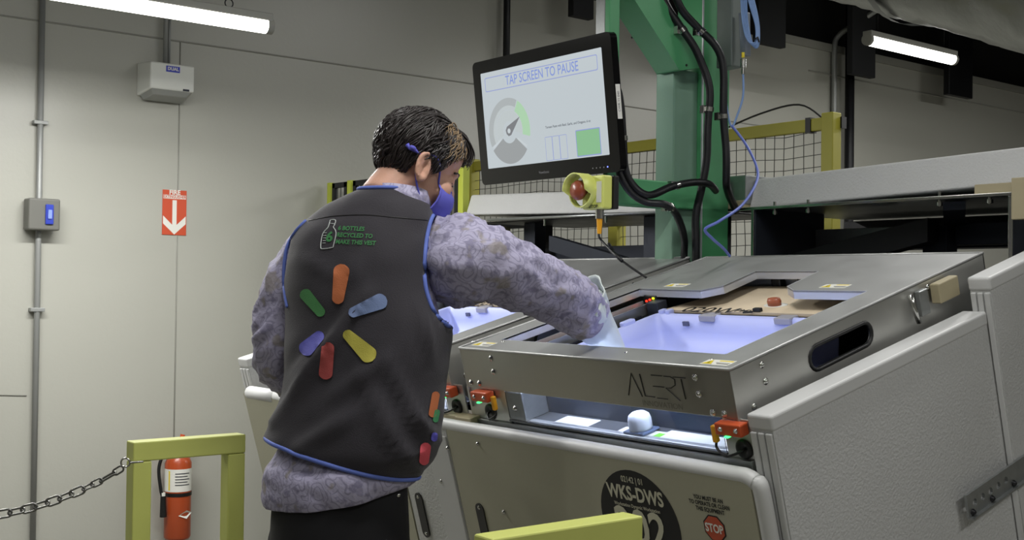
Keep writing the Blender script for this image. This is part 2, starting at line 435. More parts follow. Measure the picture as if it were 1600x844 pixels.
    # light curtain inside the opening, left and right edges
    for yc in (.805,):
        c_ = MB(); c_.box((.09, yc-.006, -.055), (.59, yc+.026, -.045), X); lc = c_.build('light_curtain', m_redglass, st)
        for dy in (-.014, .030):
            c_ = MB(); c_.box((.09, yc+dy, -.065), (.60, yc+dy+.006, -.036), X); c_.build('curtain_rail', m_steel_in if dy > 0 else m_galv, lc)
        c_ = MB(); c_.box((.595, yc-.03, -.06), (.64, yc+.022, -.018), X); sb = c_.build('sensor_head', m_black, lc, .003)
        for k, (dy, dn, mm) in enumerate([(-.018, -.026, m_led_y), (-.004, -.03, m_led_r), (-.004, -.042, m_led_r), (-.018, -.05, m_led_r), (-.022, -.038, m_led_g), (.010, -.034, m_led_r)]):
            c_ = MB(); c_.box((.592, yc+dy-.003, dn-.0025), (.596, yc+dy+.003, dn+.0025), X); c_.build('status_led', mm, sb)
        c_ = MB(); c_.box((.56, .742, -.075), (.60, .785, -.03), X); c_.build('tote_clamp', m_darksteel, lc, .002)
        c_ = MB(); c_.box((.09, .762, -.13), (.60, .766, -.06), X); c_.build('inner_guide', m_darksteel, st)
        for a in (.12, .24, .36, .46):
            c_ = MB(); c_.box((a, .758, -.068), (a+.05, .768, -.052), X); c_.build('guide_clip', m_blackm, st)
    
    # dark back opening hardware
    c_ = MB(); c_.box((.86, .25, -.11), (.865, .70, -.035), X); c_.build('rear_plate', m_galv, st)
    for yc in (.53, .44):
        c_ = MB(); c_.box((.835, yc, -.08), (.86, yc+.035, -.028), X); c_.build('rear_stop', m_black, st, .006)
    # front -----------------------------------------------------------
    f = MB()
    yl_ = -.055 if near else .265
    f.prism([(yl_+(.012 if near else 0), -.213), (.985, -.213), (.985, -1.08), (yl_+(.012 if near else 0), -1.08)], [], lambda y, n: P(FO, y, n), lambda y, n: P(-.005, y, n))
    fp = f.build('front_panel', m_front, st, .008, 3)
    f = MB(); f.box((-.004, -.02, -.215), (.003, .97, -.190), X); f.build('window_sill', m_galv, st)
    # padded rim: top roll and right side roll
    f = MB()
    rc = -.030
    if near:
        pth = [P(rc, 1.25, -.208), P(rc, .5, -.208), P(rc, -.02, -.210), P(rc, -.044, -.220), P(rc, -.056, -.25), P(rc, -.056, -.5), P(rc, -.056, -1.08)]
        f.tube(spline(pth[:3], 4)[:-1]+spline(pth[2:], 6), .0175, 14)
    else: f.tube([P(rc, .985, -.208), P(rc, .268, -.208)], .0175, 14)
    f.v = f.v; f.build('padded_rim', m_padtrim, st)
    # divider panel between stations
    dv = None
    if near:
        f = MB(); f.prism([(.99, -.205), (1.245, -.205), (1.245, -1.08), (.99, -1.08)], [], lambda y, n: P(FO+.002, y, n), lambda y, n: P(-.005, y, n)); dv = empty('divider_panel', P(-.02, 1.12, -1.08), 'pebbled white divider panel with a black slot between the two workstation fronts', 'panel'); f.build('padded_board', m_pad, dv, .004)
        f = MB(); f.box((FO-.002, .995, -1.08), (FO+.003, 1.09, -.235), X); f.build('divider_strip', m_padtrim, dv, .002)
    for u, v in [(747, 693), (690, 752), (655, 663), (700, 700), (788, 800)]:
        y, n = front_at(u, v, FO)
        if dv or y < .98: bolt(dv if y > .99 else st, P(FO-.001, y, n), -TT, .0045, .004)
    for (y, n), pr in (((.905, -.475), fp), ((1.195, -.49), dv)):
        if pr is None: continue
        f = MB(); so = stadium(n, y, .05, .017)
        f.prism(so, [], lambda a, b: P(FO-.003, b, a), lambda a, b: P(FO+.0005, b, a)); hh = f.build('recessed_handle', m_black, pr)
        for dn in (-.055, .055): bolt(hh, P(FO-.003, y, n+dn), -TT, .004, .002)
    # plinth down to the floor
    f = MB(); zb = P(.04, 0, -1.08)
    f.box((zb.x+.02, PC.y+y0-.01, 0), (PC.x+1.0, PC.y+y0+.95, .10)); f.box((zb.x+.03, PC.y+y0-.0, .1), (PC.x+.95, PC.y+y0+.94, P(.1, 0, -.56).z)) 
    f.build('base_frame', m_blackm, st)
    for yc in (.04, .86):
        k = MB(); k.box((-.026 if yc > .5 else -.02, HW-.02 if yc > .5 else HW+.045, -.2), (.03, HW+.05 if yc > .5 else HW+.12, -.183), X)
        k.build('tan_block', m_wood, st, .002)
    # interior LED light over the tote
    li = bpy.data.lights.new('tote_light', 'AREA'); li.shape = 'RECTANGLE'; li.size = .55; li.size_y = .03; li.energy = 1.5; li.color = (.72, .78, 1)
    lo = bpy.data.objects.new('tote_light', li); COL.objects.link(lo)
    Mx = Matrix((YY, -(TT*.35+NN*-.94).cross(YY), -(TT*.35+NN*-.94))).transposed().to_4x4()
    z = (TT*-.55+NN*.83).normalized(); x = YY; y = z.cross(x)
    Mx = Matrix((x, y, z)).transposed().to_4x4(); Mx.translation = P(.055, .45, -.02)
    lo.parent = st; lo.matrix_parent_inverse = Matrix.Identity(4); lo.matrix_local = ROOT[st.name].inverted() @ Mx
    f = MB(); f.box((.03, .15, -.02), (.06, .75, -.008), X); f.build('lamp_strip', mat('cool_led_strip', (230, 236, 255)), st)
    return st
ws1 = workstation(0, 'brushed steel picking workstation at right with the round WKS-DWS 202 sign on its front', True)
ws2 = workstation(.985, 'steel picking workstation beyond the near one, half hidden by the man', False)

# signs on the near front panel
def P1(a, y, n): return L3(a, y, n)
sg = MB()
cy, cn = .325, -.415
PR = .1215
a_, b_ = front_at(940, 795, FO); t_ = front_at(985, 735, FO)
CY = a_-PR; CN = t_[1]-PR
sg.prism([(CY+PR*cos(i*pi/24), CN+PR*sin(i*pi/24)) for i in range(48)], [], lambda y, n: L3(FO-.0008, y, n), lambda y, n: L3(FO, y, n), 0)
F_ = lambda y, n: L3(FO-.0011, y, n)
put_text(sg, '02142 | 01', F_(CY, CN+.098), -YY, NN, .020, 1, sx=.8, bold=.0003)
put_text(sg, 'WKS-DWS', F_(CY, CN+.064), -YY, NN, .046, 1, sx=.80, bold=.0014)
put_text(sg, 'Workstation Dynamic Workstation', F_(CY, CN+.036), -YY, NN, .0115, 1, sx=.85, bold=.0002)
put_text(sg, '202', F_(CY, CN-.016), -YY, NN, .115, 1, sx=.92, bold=.0025)
put_text(sg, 'WKS', F_(CY-.0, CN-.082), -YY, NN, .025, 1, sx=1, bold=.0005)
sgo = sg.build('round_sign', [m_ink, mat('sign_cream', (196, 194, 172), .5)], ws1)
st_ = MB(); sy, sn = front_at(1117, 826, FO)
R8 = .031
st_.prism([(sy+R8*cos(pi/8+i*pi/4), sn+R8*sin(pi/8+i*pi/4)) for i in range(8)], [], lambda y, n: L3(FO-.0008, y, n), lambda y, n: L3(FO, y, n), 0)
st_.prism([(sy+R8*.9*cos(pi/8+i*pi/4), sn+R8*.9*sin(pi/8+i*pi/4)) for i in range(8)], [], lambda y, n: L3(FO-.0012, y, n), lambda y, n: L3(FO-.0008, y, n), 1)
put_text(st_, 'STOP', L3(FO-.0015, sy, sn), -YY, NN, .026, 2, sx=.78, bold=.0008)
for k, tx in enumerate(['YOU MUST BE AN', 'AUTHORIZED EMPLOYEE TO', 'TO OPERATE OR CLEAN', 'THIS EQUIPMENT'][0:1]+['TO OPERATE OR CLEAN', 'THIS EQUIPMENT']):
    put_text(st_, tx, L3(FO-.0002, sy+.004, sn+.064-k*.0125), -YY, NN, .0125, 0, sx=.8, bold=.0004)
st_.build('stop_sign', [m_ink, mat('stop_red', (186, 80, 52), .5), m_label], ws1)
fp2 = MB(); y2, n2 = front_at(428, 662, FO)
for k, tx in enumerate(['YOU MUST BE AN', 'TO OPERATE OR CLEAN', 'THIS EQUIPMENT']):
    put_text(fp2, tx, L3(FO-.0002, y2-.02, n2+.01-k*.014), -YY, NN, .013, 0, sx=.8, bold=.0004)

# ------------------------------------------------------------------ padded side panels
def side_panel(name, ya, yb, a0, a1, ntop0, ntop1, nbot, label, cat='panel'):
    t = empty(name, L3((a0+a1)/2, (ya+yb)/2, nbot), label, cat)
    b = MB(); b.prism([(a0, ntop0), (a1, ntop1), (a1, nbot), (a0, nbot)], [], lambda a, n: L3(a, ya, n), lambda a, n: L3(a, yb, n))
    b.build('padded_board', m_pad, t, .006, 3)
    b = MB()
    b.hexa([L3(a0-.003, ya-.003, ntop0-.03), L3(a1+.002, ya-.003, ntop1-.03), L3(a1+.002, yb+.003, ntop1-.03), L3(a0-.003, yb+.003, ntop0-.03),
            L3(a0-.003, ya-.003, ntop0+.003), L3(a1+.002, ya-.003, ntop1+.003), L3(a1+.002, yb+.003, ntop1+.003), L3(a0-.003, yb+.003, ntop0+.003)])
    b.build('top_cap', m_padtrim, t, .006, 3)
    b = MB()
    for k in range(3):
        w = (yb-ya)/3; b.box((a0-.006, ya+k*w+.002, nbot), (a0+.001, ya+(k+1)*w-.002, min(ntop0, ntop0)-.034), XL())
    b.build('edge_trim', m_padtrim, t, .002)
    return t
side_panel('side_panel', -.086, -.030, -.003, .80, -.090, -.103, -1.12, 'white padded side panel along the right of the near workstation')
tp = side_panel('tall_side_panel', -.104, -.052, .806, 1.24, -.022, -.022, -1.12, 'taller white padded side panel at the right edge behind the first side panel')
side_panel('end_panel', 2.195, 2.262, .0, .9, -.105, -.105, -1.12, 'white padded end panel standing left of the man at the row end')
e2 = MB(); e2.prism([(2.0, -.21), (2.185, -.21), (2.185, -1.08), (2.0, -1.08)], [], lambda y, n: L3(-.012, y, n), lambda y, n: L3(.035, y, n))
br = empty('filler_panel', L3(0, 2.2, -1.0), 'cream filler panel with small black text left of the man', 'panel')
e2 = MB(); e2.prism([(1.99+.24, -.21), (2.186, -.21), (2.186, -1.08), (2.23, -1.08)], [], lambda y, n: L3(.02, y, n), lambda y, n: L3(.035, y, n))
e2 = MB(); e2.prism([(2.235-.265, -.21), (2.184, -.21), (2.184, -1.1), (1.975, -1.1)], [], lambda y, n: L3(FO, y, n), lambda y, n: L3(-.005, y, n)); e2.build('board', m_front, br, .006)
e2 = MB(); e2.tube([L3(-.026, 2.17, -.214), L3(-.026, 1.98, -.214)], .0235, 12); e2.build('padded_rim', m_padtrim, br)
fp2.build('printed_text', m_ink, br)

# bracket on the side panels
br = empty('panel_bracket', L3(.95, -.14, -.53), 'perforated grey steel bracket bolted across the two side panels at lower right', 'bracket')
b = MB(); pl = []
hol = []
a9 = side_at(1507, 755, -.112)[0]
for k in range(5): hol.append([(a9+.03+.035*k+.009*cos(i*pi/5), -.497+.009*sin(i*pi/5)) for i in range(10)])
b.prism([(a9, -.475), (1.24, -.475), (1.24, -.525), (a9, -.525)], hol, lambda a, n: L3(a, -.112, n), lambda a, n: L3(a, -.1055, n))
b.box((a9, -.112, -.475), (1.24, -.1055, -.47), XL()); b.box((a9, -.122, -.528), (1.24, -.1055, -.524), XL())
b.build('channel', m_galv, br)
b = MB(); b.cyl(L3(.93, -.113, -.50), L3(.93, -.148, -.50), .014, 14); b.cyl(L3(.93, -.138, -.50), L3(1.0, -.138, -.50), .011, 12); b.build('latch_pin', m_chrome, br)
for a in (a9+.015, a9+.1, a9+.2): bolt(br, L3(a, -.112, -.515), -YY, .006, .006, m_blackm)
# hinge bits and block behind the side panel
hb = empty('hood_hinge', L3(.82, -.01, -.06), 'small steel hinge with a tan block between the hood and the tall side panel', 'hinge')
b = MB(); b.box((.70, -.022, -.075), (.82, -.002, -.03), XL()); b = MB(); b.box((.715, -.03, -.06), (.80, -.005, -.012), XL()); b.build('tan_block', m_wood, hb, .003)
b = MB(); b.box((.655, -.016, -.075), (.69, -.002, -.015), XL()); b.build('hinge_plate', m_galv, hb, .002)
b = MB(); b.tube([L3(.63, -.008, -.015), L3(.632, -.012, -.05), L3(.64, -.014, -.085)], .006, 8); b.build('hinge_pin', m_chrome, hb)

# ------------------------------------------------------------------ totes and the boards behind them
def tote(y0, label, near=True):
    t = empty('tote', L3(.34, y0+.45, -.24), label, 'tote', 'lavender totes in the workstations')
    X = XL(y0); P = lambda a, y, n: L3(a, y+y0, n)
    def rr(a0, a1, y_0, y_1, r, n):
        out = []
        for (ca, cy, s0) in ((a1-r, y_1-r, 0), (a0+r, y_1-r, 1), (a0+r, y_0+r, 2), (a1-r, y_0+r, 3)):
            for i in range(5):
                th = s0*pi/2+i*pi/8; out.append(P(ca+r*cos(th), cy+r*sin(th), n))
        return out
    A0, A1, Y0, Y1 = .115, .562, .12, .748
    ib = MB()
    rings = [rr(A0+.03, A1-.03, Y0+.03, Y1-.03, .02, -.225), rr(A0+.012, A1-.012, Y0+.012, Y1-.012, .02, -.075), rr(A0, A1, Y0, Y1, .015, -.072), rr(A0, A1, Y0, Y1, .015, -.058),
             rr(A0+.008, A1-.008, Y0+.008, Y1-.008, .015, -.056), rr(A0+.016, A1-.016, Y0+.016, Y1-.016, .015, -.06), rr(A0+.022, A1-.022, Y0+.022, Y1-.022, .02, -.10),
             rr(A0+.030, A1-.030, Y0+.030, Y1-.030, .02, -.135), rr(A0+.055, A1-.055, Y0+.05, Y1-.05, .03, -.145), rr(A0+.075, A1-.075, Y0+.07, Y1-.07, .03, -.160)]
    ib.loft(rings, True, True); tub = ib.build('tub', m_tote, t, weld=True)
    # rim notches and hooks
    for y in (.30, .55):
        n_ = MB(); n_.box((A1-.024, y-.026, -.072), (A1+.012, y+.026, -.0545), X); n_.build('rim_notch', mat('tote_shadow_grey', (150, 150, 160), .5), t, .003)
    for y in (.70, .725):
        n_ = MB(); n_.box((A1-.012, y-.008, -.07), (A1+.01, y+.008, -.047), X); n_.build('hinge_knuckle', m_tote, t, .003)
    for a in (.30, .42, .18):
        n_ = MB(); n_.box((a, Y1-.012, -.075), (a+.045, Y1+.008, -.046), X); n_.build('rim_hook', m_tote, t, .004)
    n_ = MB(); n_.box((A1-.026, .615, -.085), (A1-.0205, .635, -.073), X); n_.build('wall_slot', mat('tote_slot', (80, 84, 110), .6), t)
    # board behind
    bt = empty('sliding_board', L3(.72, y0+.4, -.06), 'beige board with black 020W lettering and orange knob behind the tote' if near else 'beige board in the far workstation hood', 'board')
    b = MB(); b.prism([(.575, .08), (.575, .735), (.83, .66), (.83, .08)], [], lambda a, y: P(a, y, -.052), lambda a, y: P(a, y, -.060)); b.build('board_sheet', m_board, bt)
    a, y = hood_at(1212, 476, -.05)
    if not near: pass
    k = MB(); k.loft([[P(a+r*1.0*cos(i*pi/12), y+r*1.7*sin(i*pi/12), n) for i in range(24)] for r, n in ((.021, -.052), (.021, -.051))], True, True)
    k.build('knob_plate', m_label, bt)
    k = MB(); k.loft([[P(a-.004+r*cos(i*pi/12), y+r*1.5*sin(i*pi/12), n) for i in range(24)] for r, n in ((.013, -.051), (.014, -.040), (.012, -.032), (.004, -.030))], True, True)
    k.build('orange_knob', mat('knob_brown_red', (156, 84, 56), .4), bt)
    a2, y2 = hood_at(1184, 486, -.05)
    k = MB(); k.box((a2-.006, y2-.012, -.052), (a2+.006, y2+.012, -.042), X); k.tube([P(a2-.008, y2+.01, -.05), P(a2-.018, y2+.035, -.05)], .003, 6); k.build('black_latch', m_black, bt, .002)
    a3, y3 = hood_at(1108, 484, -.05)
    k = MB()
    V, F = text_geo('020W', .066, .0006)
    k.add([P(a3, y3, -.0514)+(-YY)*(p.x*1.1)+TT*p.y for p in V], F)
    V, F = text_geo('PMSI', .03, .0004)
    k.add([P(a3+.004, y3-.12, -.0514)+(-YY)*(p.x*1.1)+TT*p.y for p in V], F)
    k.build('printed_code', m_ink, bt)
tote(0, 'open lavender plastic tote under the near hood, lit from inside')
tote(.985, 'lavender plastic tote under the far hood behind the man’s arm', False)
for o in COL.objects:
    if o.name.startswith('tote') and o.type == 'EMPTY' and 'group' in o: del o['group']

# ------------------------------------------------------------------ structure behind: beams, deck, column
def beam(name, p0, p1, hgt, dep, label, tiltx=.3):
    t = empty(name, (p0+p1)/2-Vector((0, 0, hgt)), label, 'beam')
    d = (p1-p0).normalized(); f = Vector((1, 0, 0)); up = Vector((-tiltx*0, 0, 1))
    b = MB()
    q = [p0, p1]
    b.hexa([p0-up*hgt, p1-up*hgt, p1-up*hgt+f*dep, p0-up*hgt+f*dep, p0+f*.03, p1+f*.03, p1+f*dep, p0+f*dep])
    b.build('cladding', m_pad, t, .008, 3)
    return t
pr0 = on_axis(1170, 279, 0, 3.0); pr1 = on_axis(1640, 223, 0, 3.0)
b1 = beam('clad_beam', pr0, pr1+Vector((0, -.6, .02)), .10, .55, 'long white textured beam running off the right edge behind the workstation')
pl0 = on_axis(727, 304, 0, 3.0); pl1 = on_axis(1040, 293, 0, 3.0)
b2 = beam('clad_beam', pl0, pl1, .088, .4, 'white beam behind the man’s face and under the screen')
c_ = MB(); e_ = on_axis(1150, 278, 0, 3.0)
b = MB(); b.box((2.985, e_.y-.055, e_.z-.09), (3.3, e_.y+.06, e_.z+.005)); gb = b.build('galvanised_end_box', m_galv, None, .003)
setp(gb, 'shiny galvanised end block between green column and white beam', 'bracket')
# deck frame under the right beam
dk = empty('deck_frame', (3.4, 2.1, 1.0), 'dark steel deck frame under the white beam behind the workstation', 'frame')
def bx(lo, hi, name, M, par, bev=.002): 
    b = MB(); b.box(lo, hi); return b.build(name, M, par, bev)
zr = 1.615
bx((2.985, 1.545, zr), (3.75, 2.63, zr+.004), 'deck_sheet', m_galv, dk)
bx((2.98, 1.545, zr-.004), (2.99, 2.63, zr+.006), 'deck_edge', m_chrome, dk)
bx((2.99, 2.50, 1.0), (3.35, 2.512, zr), 'side_plate', m_darksteel, dk)
bx((2.985, 2.503, 1.0), (2.99, 2.515, zr), 'side_plate_edge', m_chrome, dk)
bx((2.99, 1.628, 1.0), (3.30, 1.640, zr), 'side_plate', m_darksteel, dk)
bx((2.985, 1.628, 1.0), (2.99, 1.640, zr), 'side_plate_edge', m_chrome, dk)
bx((3.6, 1.64, 1.50), (3.64, 2.5, 1.57), 'rear_rail', m_darksteel, dk)
bx((3.2, 1.95, 1.2), (3.26, 2.03, zr-.06), 'bracket_post', m_darksteel, dk)
bx((3.25, 1.645, zr-.12), (3.29, 1.97, zr-.055), 'hole_bar', m_darksteel, dk)
bx((3.3, 2.2, zr-.115), (3.33, 2.5, zr-.055), 'pale_bar', m_galv, dk)
b = MB(); b.hexa([Vector(p) for p in [(3.1, 2.5, 1.38), (3.1, 1.95, 1.50), (3.16, 1.95, 1.50), (3.16, 2.5, 1.38), (3.1, 2.5, 1.46), (3.1, 1.95, 1.57), (3.16, 1.95, 1.57), (3.16, 2.5, 1.46)]]); b.build('diagonal_arm', m_blackm, dk)
b = MB(); b.hexa([Vector(p) for p in [(3.05, 1.80, zr-.03), (3.3, 1.95, zr-.07), (3.3, 2.02, zr-.07), (3.05, 1.87, zr-.03), (3.05, 1.80, zr-.006), (3.3, 1.95, zr-.04), (3.3, 2.02, zr-.04), (3.05, 1.87, zr-.006)]]); b.build('skew_plate', m_darksteel, dk)
for y in (2.43, 1.85, 2.30, 1.70):
    b = MB(); b.cyl((3.0, y, zr-.022), (3.0, y, zr+.02), .005, 8); b.cyl((3.0, y, zr-.02), (3.0, y, zr-.01), .009, 6); b.build('deck_bolt', m_chrome, dk)
bx((2.99, 1.62, zr+.004), (3.12, 1.74, zr+.032), 'tan_block', m_wood, dk)
bx((2.955, 1.555, zr-.07), (2.978, 1.615, zr+.04), 'tan_block', m_wood, dk)
bx((2.98, 2.54, zr+.0), (3.1, 2.63, zr+.03), 'tan_block', m_wood, dk)
bx((3.9, 1.2, .2), (3.95, 2.7, zr-.12), 'rear_panel', m_blackm, dk) if False else None
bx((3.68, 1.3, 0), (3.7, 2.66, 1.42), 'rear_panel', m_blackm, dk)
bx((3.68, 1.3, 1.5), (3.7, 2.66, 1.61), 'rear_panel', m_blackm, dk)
for y in (1.60, 2.56): bx((3.3, y-.03, 0), (3.36, y+.03, zr), 'leg', m_blackm, dk)
# conveyor under the left beam
ck = empty('conveyor_frame', (3.4, 3.6, 0), 'dark conveyor frame under the white beam behind the far workstation', 'frame')
zl = 1.625
bx((3.0, 2.75, zl-.006), (3.5, 3.95, zl), 'deck_sheet', m_blackm, ck)
b = MB(); b.tube([on_axis(762, 344, 0, 2.98), on_axis(1050, 331, 0, 2.98)], .006, 6); b.build('rail_edge', m_galv, ck)
bx((2.99, 3.86, zl-.05), (3.06, 3.94, zl-.02), 'tan_block', m_wood, ck)
bx((3.2, 2.85, 1.44), (3.24, 3.94, 1.52), 'cross_rail', m_darksteel, ck)
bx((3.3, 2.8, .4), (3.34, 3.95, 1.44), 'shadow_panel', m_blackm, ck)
for k, y in enumerate((3.75, 3.05)):
    bx((3.1, y, .9), (3.16, y+.07, zl-.006), 'post', m_darksteel, ck)
b = MB(); b.hexa([Vector(p) for p in [(3.05, 2.95, 1.36), (3.05, 3.6, 1.5), (3.09, 3.6, 1.5), (3.05, 2.95, 1.36), (3.05, 2.95, 1.42), (3.05, 3.6, 1.56), (3.09, 3.6, 1.56), (3.09, 2.95, 1.42)]]); b.build('diagonal_arm', m_darksteel, ck)
for y in (3.2, 3.55): 
    b = MB(); b.cyl((2.985, y, zl-.03), (2.985, y, zl), .005, 8); b.build('deck_bolt', m_chrome, ck)
for y in (2.9, 3.9): bx((3.25, y-.03, 0), (3.3, y+.03, zl-.006), 'leg', m_blackm, ck)

# green column with brace, post and lower arm
gc = empty('column_frame', (2.84, 2.66, 0), 'green steel column with diagonal brace and arm that carries the screen', 'frame')
CX0, CY0, CW = 2.843, 2.60, .132
b = MB(); b.box((CX0, CY0, 0), (CX0+CW, CY0+.115, 4.6)); b.build('column', m_green, gc, .006, 3)
b = MB(); b.box((CX0-.0035, CY0-.0035, 1.2), (CX0+.0015, CY0+.0015, 3.4)); b.build('edge_highlight_strip', m_steel_in, gc)  # pale strip shaped as the highlight along the column corner
b = MB(); b.box((CX0-.11, CY0+.02, 1.0), (CX0, CY0+.10, 2.055)); b.build('column_flange', mat('grey_green_steel', (112, 146, 126), .42, .2), gc, .004)
# brace in the plane of the column
bq = [on_axis(1095, 108, 1, CY0-.005), on_axis(1060, 112, 1, CY0-.005)]
top = [bq[0]+Vector((-.30, 0, .62)), bq[1]+Vector((-.30, 0, .56))]
b = MB(); p = [bq[1], bq[0], Vector((CX0, CY0-.005, bq[0].z+.16)), ]
A = on_axis(1062, 110, 1, CY0-.02); B_ = on_axis(1095, 106, 1, CY0-.02); C_ = on_axis(1095, 92, 1, CY0-.02); D_ = on_axis(1037, 0, 1, CY0-.02); E_ = on_axis(993, 0, 1, CY0-.02)
ext = (D_-C_).normalized()*.5
b.prism([(q.x, q.z) for q in (A, B_, C_, D_+ext, E_+ext)], [], lambda x, z: Vector((x, CY0-.02, z)), lambda x, z: Vector((x, CY0+.08, z))); b.build('diagonal_brace', m_green, gc, .004)
b = MB(); b.cyl((A.x+.03, CY0-.022, A.z+.02), (A.x+.03, CY0-.018, A.z+.02), .004, 10); b.build('brace_hole', m_black, gc)
pA = on_axis(952, 100, 1, 2.60); pB = on_axis(968, 100, 1, 2.60)
b = MB(); b.box((pA.x, 2.60, 1.60), (pB.x, 2.622, 3.4)); b.build('screen_post', m_green, gc, .003)
pD = on_axis(932, 100, 1, 2.665)
b = MB(); b.box((pA.x+.002, 2.623, 1.9), (pB.x-.01, 2.665, 3.4)); b.build('grey_rail', m_galv, gc, .002)
b = MB(); b.box((pA.x-.02, 2.60, 1.608), (CX0+.01, 2.67, 1.690)); b.build('lower_arm', m_green, gc, .004)
b = MB(); b.box((pA.x-.03, 2.55, 3.3), (CX0+.1, 2.72, 3.4)); b.build('top_beam', m_green, gc, .004)

# screen
mt = radians(7)
mo = Vector((2.35, 0, 0))
MX = Vector((0, -1, 0)); MYv = Vector((-sin(mt), 0, cos(mt))); MN = Vector((-cos(mt), 0, -sin(mt)))   # right, up, out of the screen
# fit the middle of the screen to its place
Mc = on_axis(846, 178, 0, 2.35)
MW, MH = .665, .405
def SP(x, y, z=0): return Mc + MX*x + MYv*y + MN*z
sc = empty('touch_screen', SP(0, -MH/2, -.03), 'black framed touch screen reading TAP SCREEN TO PAUSE beside the green column', 'screen')
def rrect(w, h, r, n=5, cx=0, cy=0):
    out = []
    for sx, sy, s0 in ((1, 1, 0), (-1, 1, 1), (-1, -1, 2), (1, -1, 3)):
        for i in range(n+1):
            a = s0*pi/2+i*pi/2/n; out.append((cx+sx*(w/2-r)+r*cos(a), cy+sy*(h/2-r)+r*sin(a)))
    return out
b = MB(); b.prism(rrect(MW, MH, .018), [], lambda x, y: SP(x, y, 0), lambda x, y: SP(x, y, -.026)); b.build('casing', mat('gloss_black', (12, 12, 13), .08), sc, .003)
b = MB(); b.prism(rrect(MW*.7, MH*.7, .03), [], lambda x, y: SP(x, y, -.026), lambda x, y: SP(x, y, -.055)); b.build('rear_cover', m_black, sc, .01)
b = MB(); b.box((Mc.x+.04, 2.60, Mc.z-.06), (pA.x+.01, 2.66, Mc.z+.06)); b.build('mount', m_blackm, sc)
SW, SH = .582, .312; sy0 = .006
def emi(name, rgb, s=1.0): return mat(name, (10, 10, 10), .15, emis=rgb, estr=s)
e_bg = emi('screen_white', (196, 205, 210), .9); e_blue = emi('screen_blue', (140, 152, 205)); e_blu2 = emi('screen_text_blue', (128, 146, 208))
e_gry = emi('screen_grey', (168, 174, 176)); e_lg = emi('screen_pale_grey', (186, 194, 196)); e_dg = emi('screen_dark_grey', (150, 154, 156)); e_ndl = emi('screen_needle', (120, 122, 126))
e_gp = emi('screen_pale_green', (168, 205, 170)); e_gr = emi('screen_green', (134, 184, 140)); e_ink = emi('screen_ink', (70, 74, 84)); e_wh = emi('screen_bright', (204, 212, 216), .9)
b = MB(); b.prism(rrect(SW, SH, .002, 1, 0, sy0), [], lambda x, y: SP(x, y, .0006), lambda x, y: SP(x, y, 0)); disp = b.build('display', e_bg, sc)
def flat(mb, poly, z, mi=0, holes=[]):
    loops = [poly]+list(holes); tri = tessellate_polygon([[Vector((p[0], p[1], 0)) for p in Lq] for Lq in loops]); fl = [p for Lq in loops for p in Lq]
    mb.add([SP(p[0], p[1]+sy0, z) for p in fl], [tuple(t) for t in tri], mi)
def ring(cx, cy, r0, r1, a0, a1, n=24):
    a0, a1 = radians(a0), radians(a1)
    return [(cx+r1*cos(a0+(a1-a0)*i/n), cy+r1*sin(a0+(a1-a0)*i/n)) for i in range(n+1)] + [(cx+r0*cos(a1+(a0-a1)*i/n), cy+r0*sin(a1+(a0-a1)*i/n)) for i in range(n+1)]
b = MB(); z1 = .0010
flat(b, rrect(.542, .046, .006, 4, 0, .116), z1, 1, [rrect(.537, .041, .005, 4, 0, .116)])
V, F = text_geo('TAP SCREEN TO PAUSE', .042, .0004); b.add([SP(p.x*.80+.012, p.y+.116+sy0, z1) for p in V], F, 2)
gx, gy = -.165, -.043
def ring(cx, cy, r0, r1, a0, a1, n=24, G=1.1):
    a0, a1 = radians(a0), radians(a1); r0 *= G; r1 *= G
    return [(cx+r1*cos(a0+(a1-a0)*i/n), cy+r1*sin(a0+(a1-a0)*i/n)) for i in range(n+1)] + [(cx+r0*cos(a1+(a0-a1)*i/n), cy+r0*sin(a1+(a0-a1)*i/n)) for i in range(n+1)]
flat(b, ring(gx, gy, .062, .096, 62, 205), z1, 3); flat(b, ring(gx, gy, .062, .074, 62, 205), z1+.0002, 4)
flat(b, ring(gx, gy, .062, .096, -14, 60), z1, 8)
flat(b, ring(gx, gy, .036, .096, 212, 322), z1+.0002, 5)
flat(b, ring(gx, gy, .028, .060, -10, 205), z1, 4)
for a in (208, 326): 
    a = radians(a); flat(b, [(gx+.05*cos(a)-.003*sin(a), gy+.05*sin(a)+.003*cos(a)), (gx+.05*cos(a)+.003*sin(a), gy+.05*sin(a)-.003*cos(a)), (gx+.1*cos(a)+.003*sin(a), gy+.1*sin(a)-.003*cos(a)), (gx+.1*cos(a)-.003*sin(a), gy+.1*sin(a)+.003*cos(a))], z1+.0004, 10)
an = radians(34)
def nd(r, o): return (gx+r*cos(an)-o*sin(an), gy+r*sin(an)+o*cos(an))
flat(b, [nd(.072, 0), nd(.0, .017), nd(-.012, .012), nd(-.016, 0), nd(-.012, -.012), nd(0, -.017)], z1+.0006, 6)
flat(b, [(gx+.008*cos(i*pi/8), gy+.008*sin(i*pi/8)) for i in range(16)], z1+.0008, 10)
V, F = text_geo('Tomato Paste with Basil, Garlic, and Oregano, 6 oz', .0105, .0001); b.add([SP(p.x*.95+.118, p.y-.050+sy0, z1) for p in V], F, 7)
for k in range(3): flat(b, rrect(.034, .074, .003, 3, .025+k*.034, -.116), z1+.0001*k, 1, [rrect(.031, .071, .002, 3, .025+k*.034, -.116)])
flat(b, rrect(.108, .080, .003, 3, .205, -.112), z1, 1); flat(b, rrect(.102, .074, .002, 3, .205, -.112), z1+.0003, 9)
b.build('screen_graphics', [e_bg, e_blue, e_blu2, e_gry, e_lg, e_dg, e_ndl, e_ink, e_gp, e_gr, e_wh], disp)
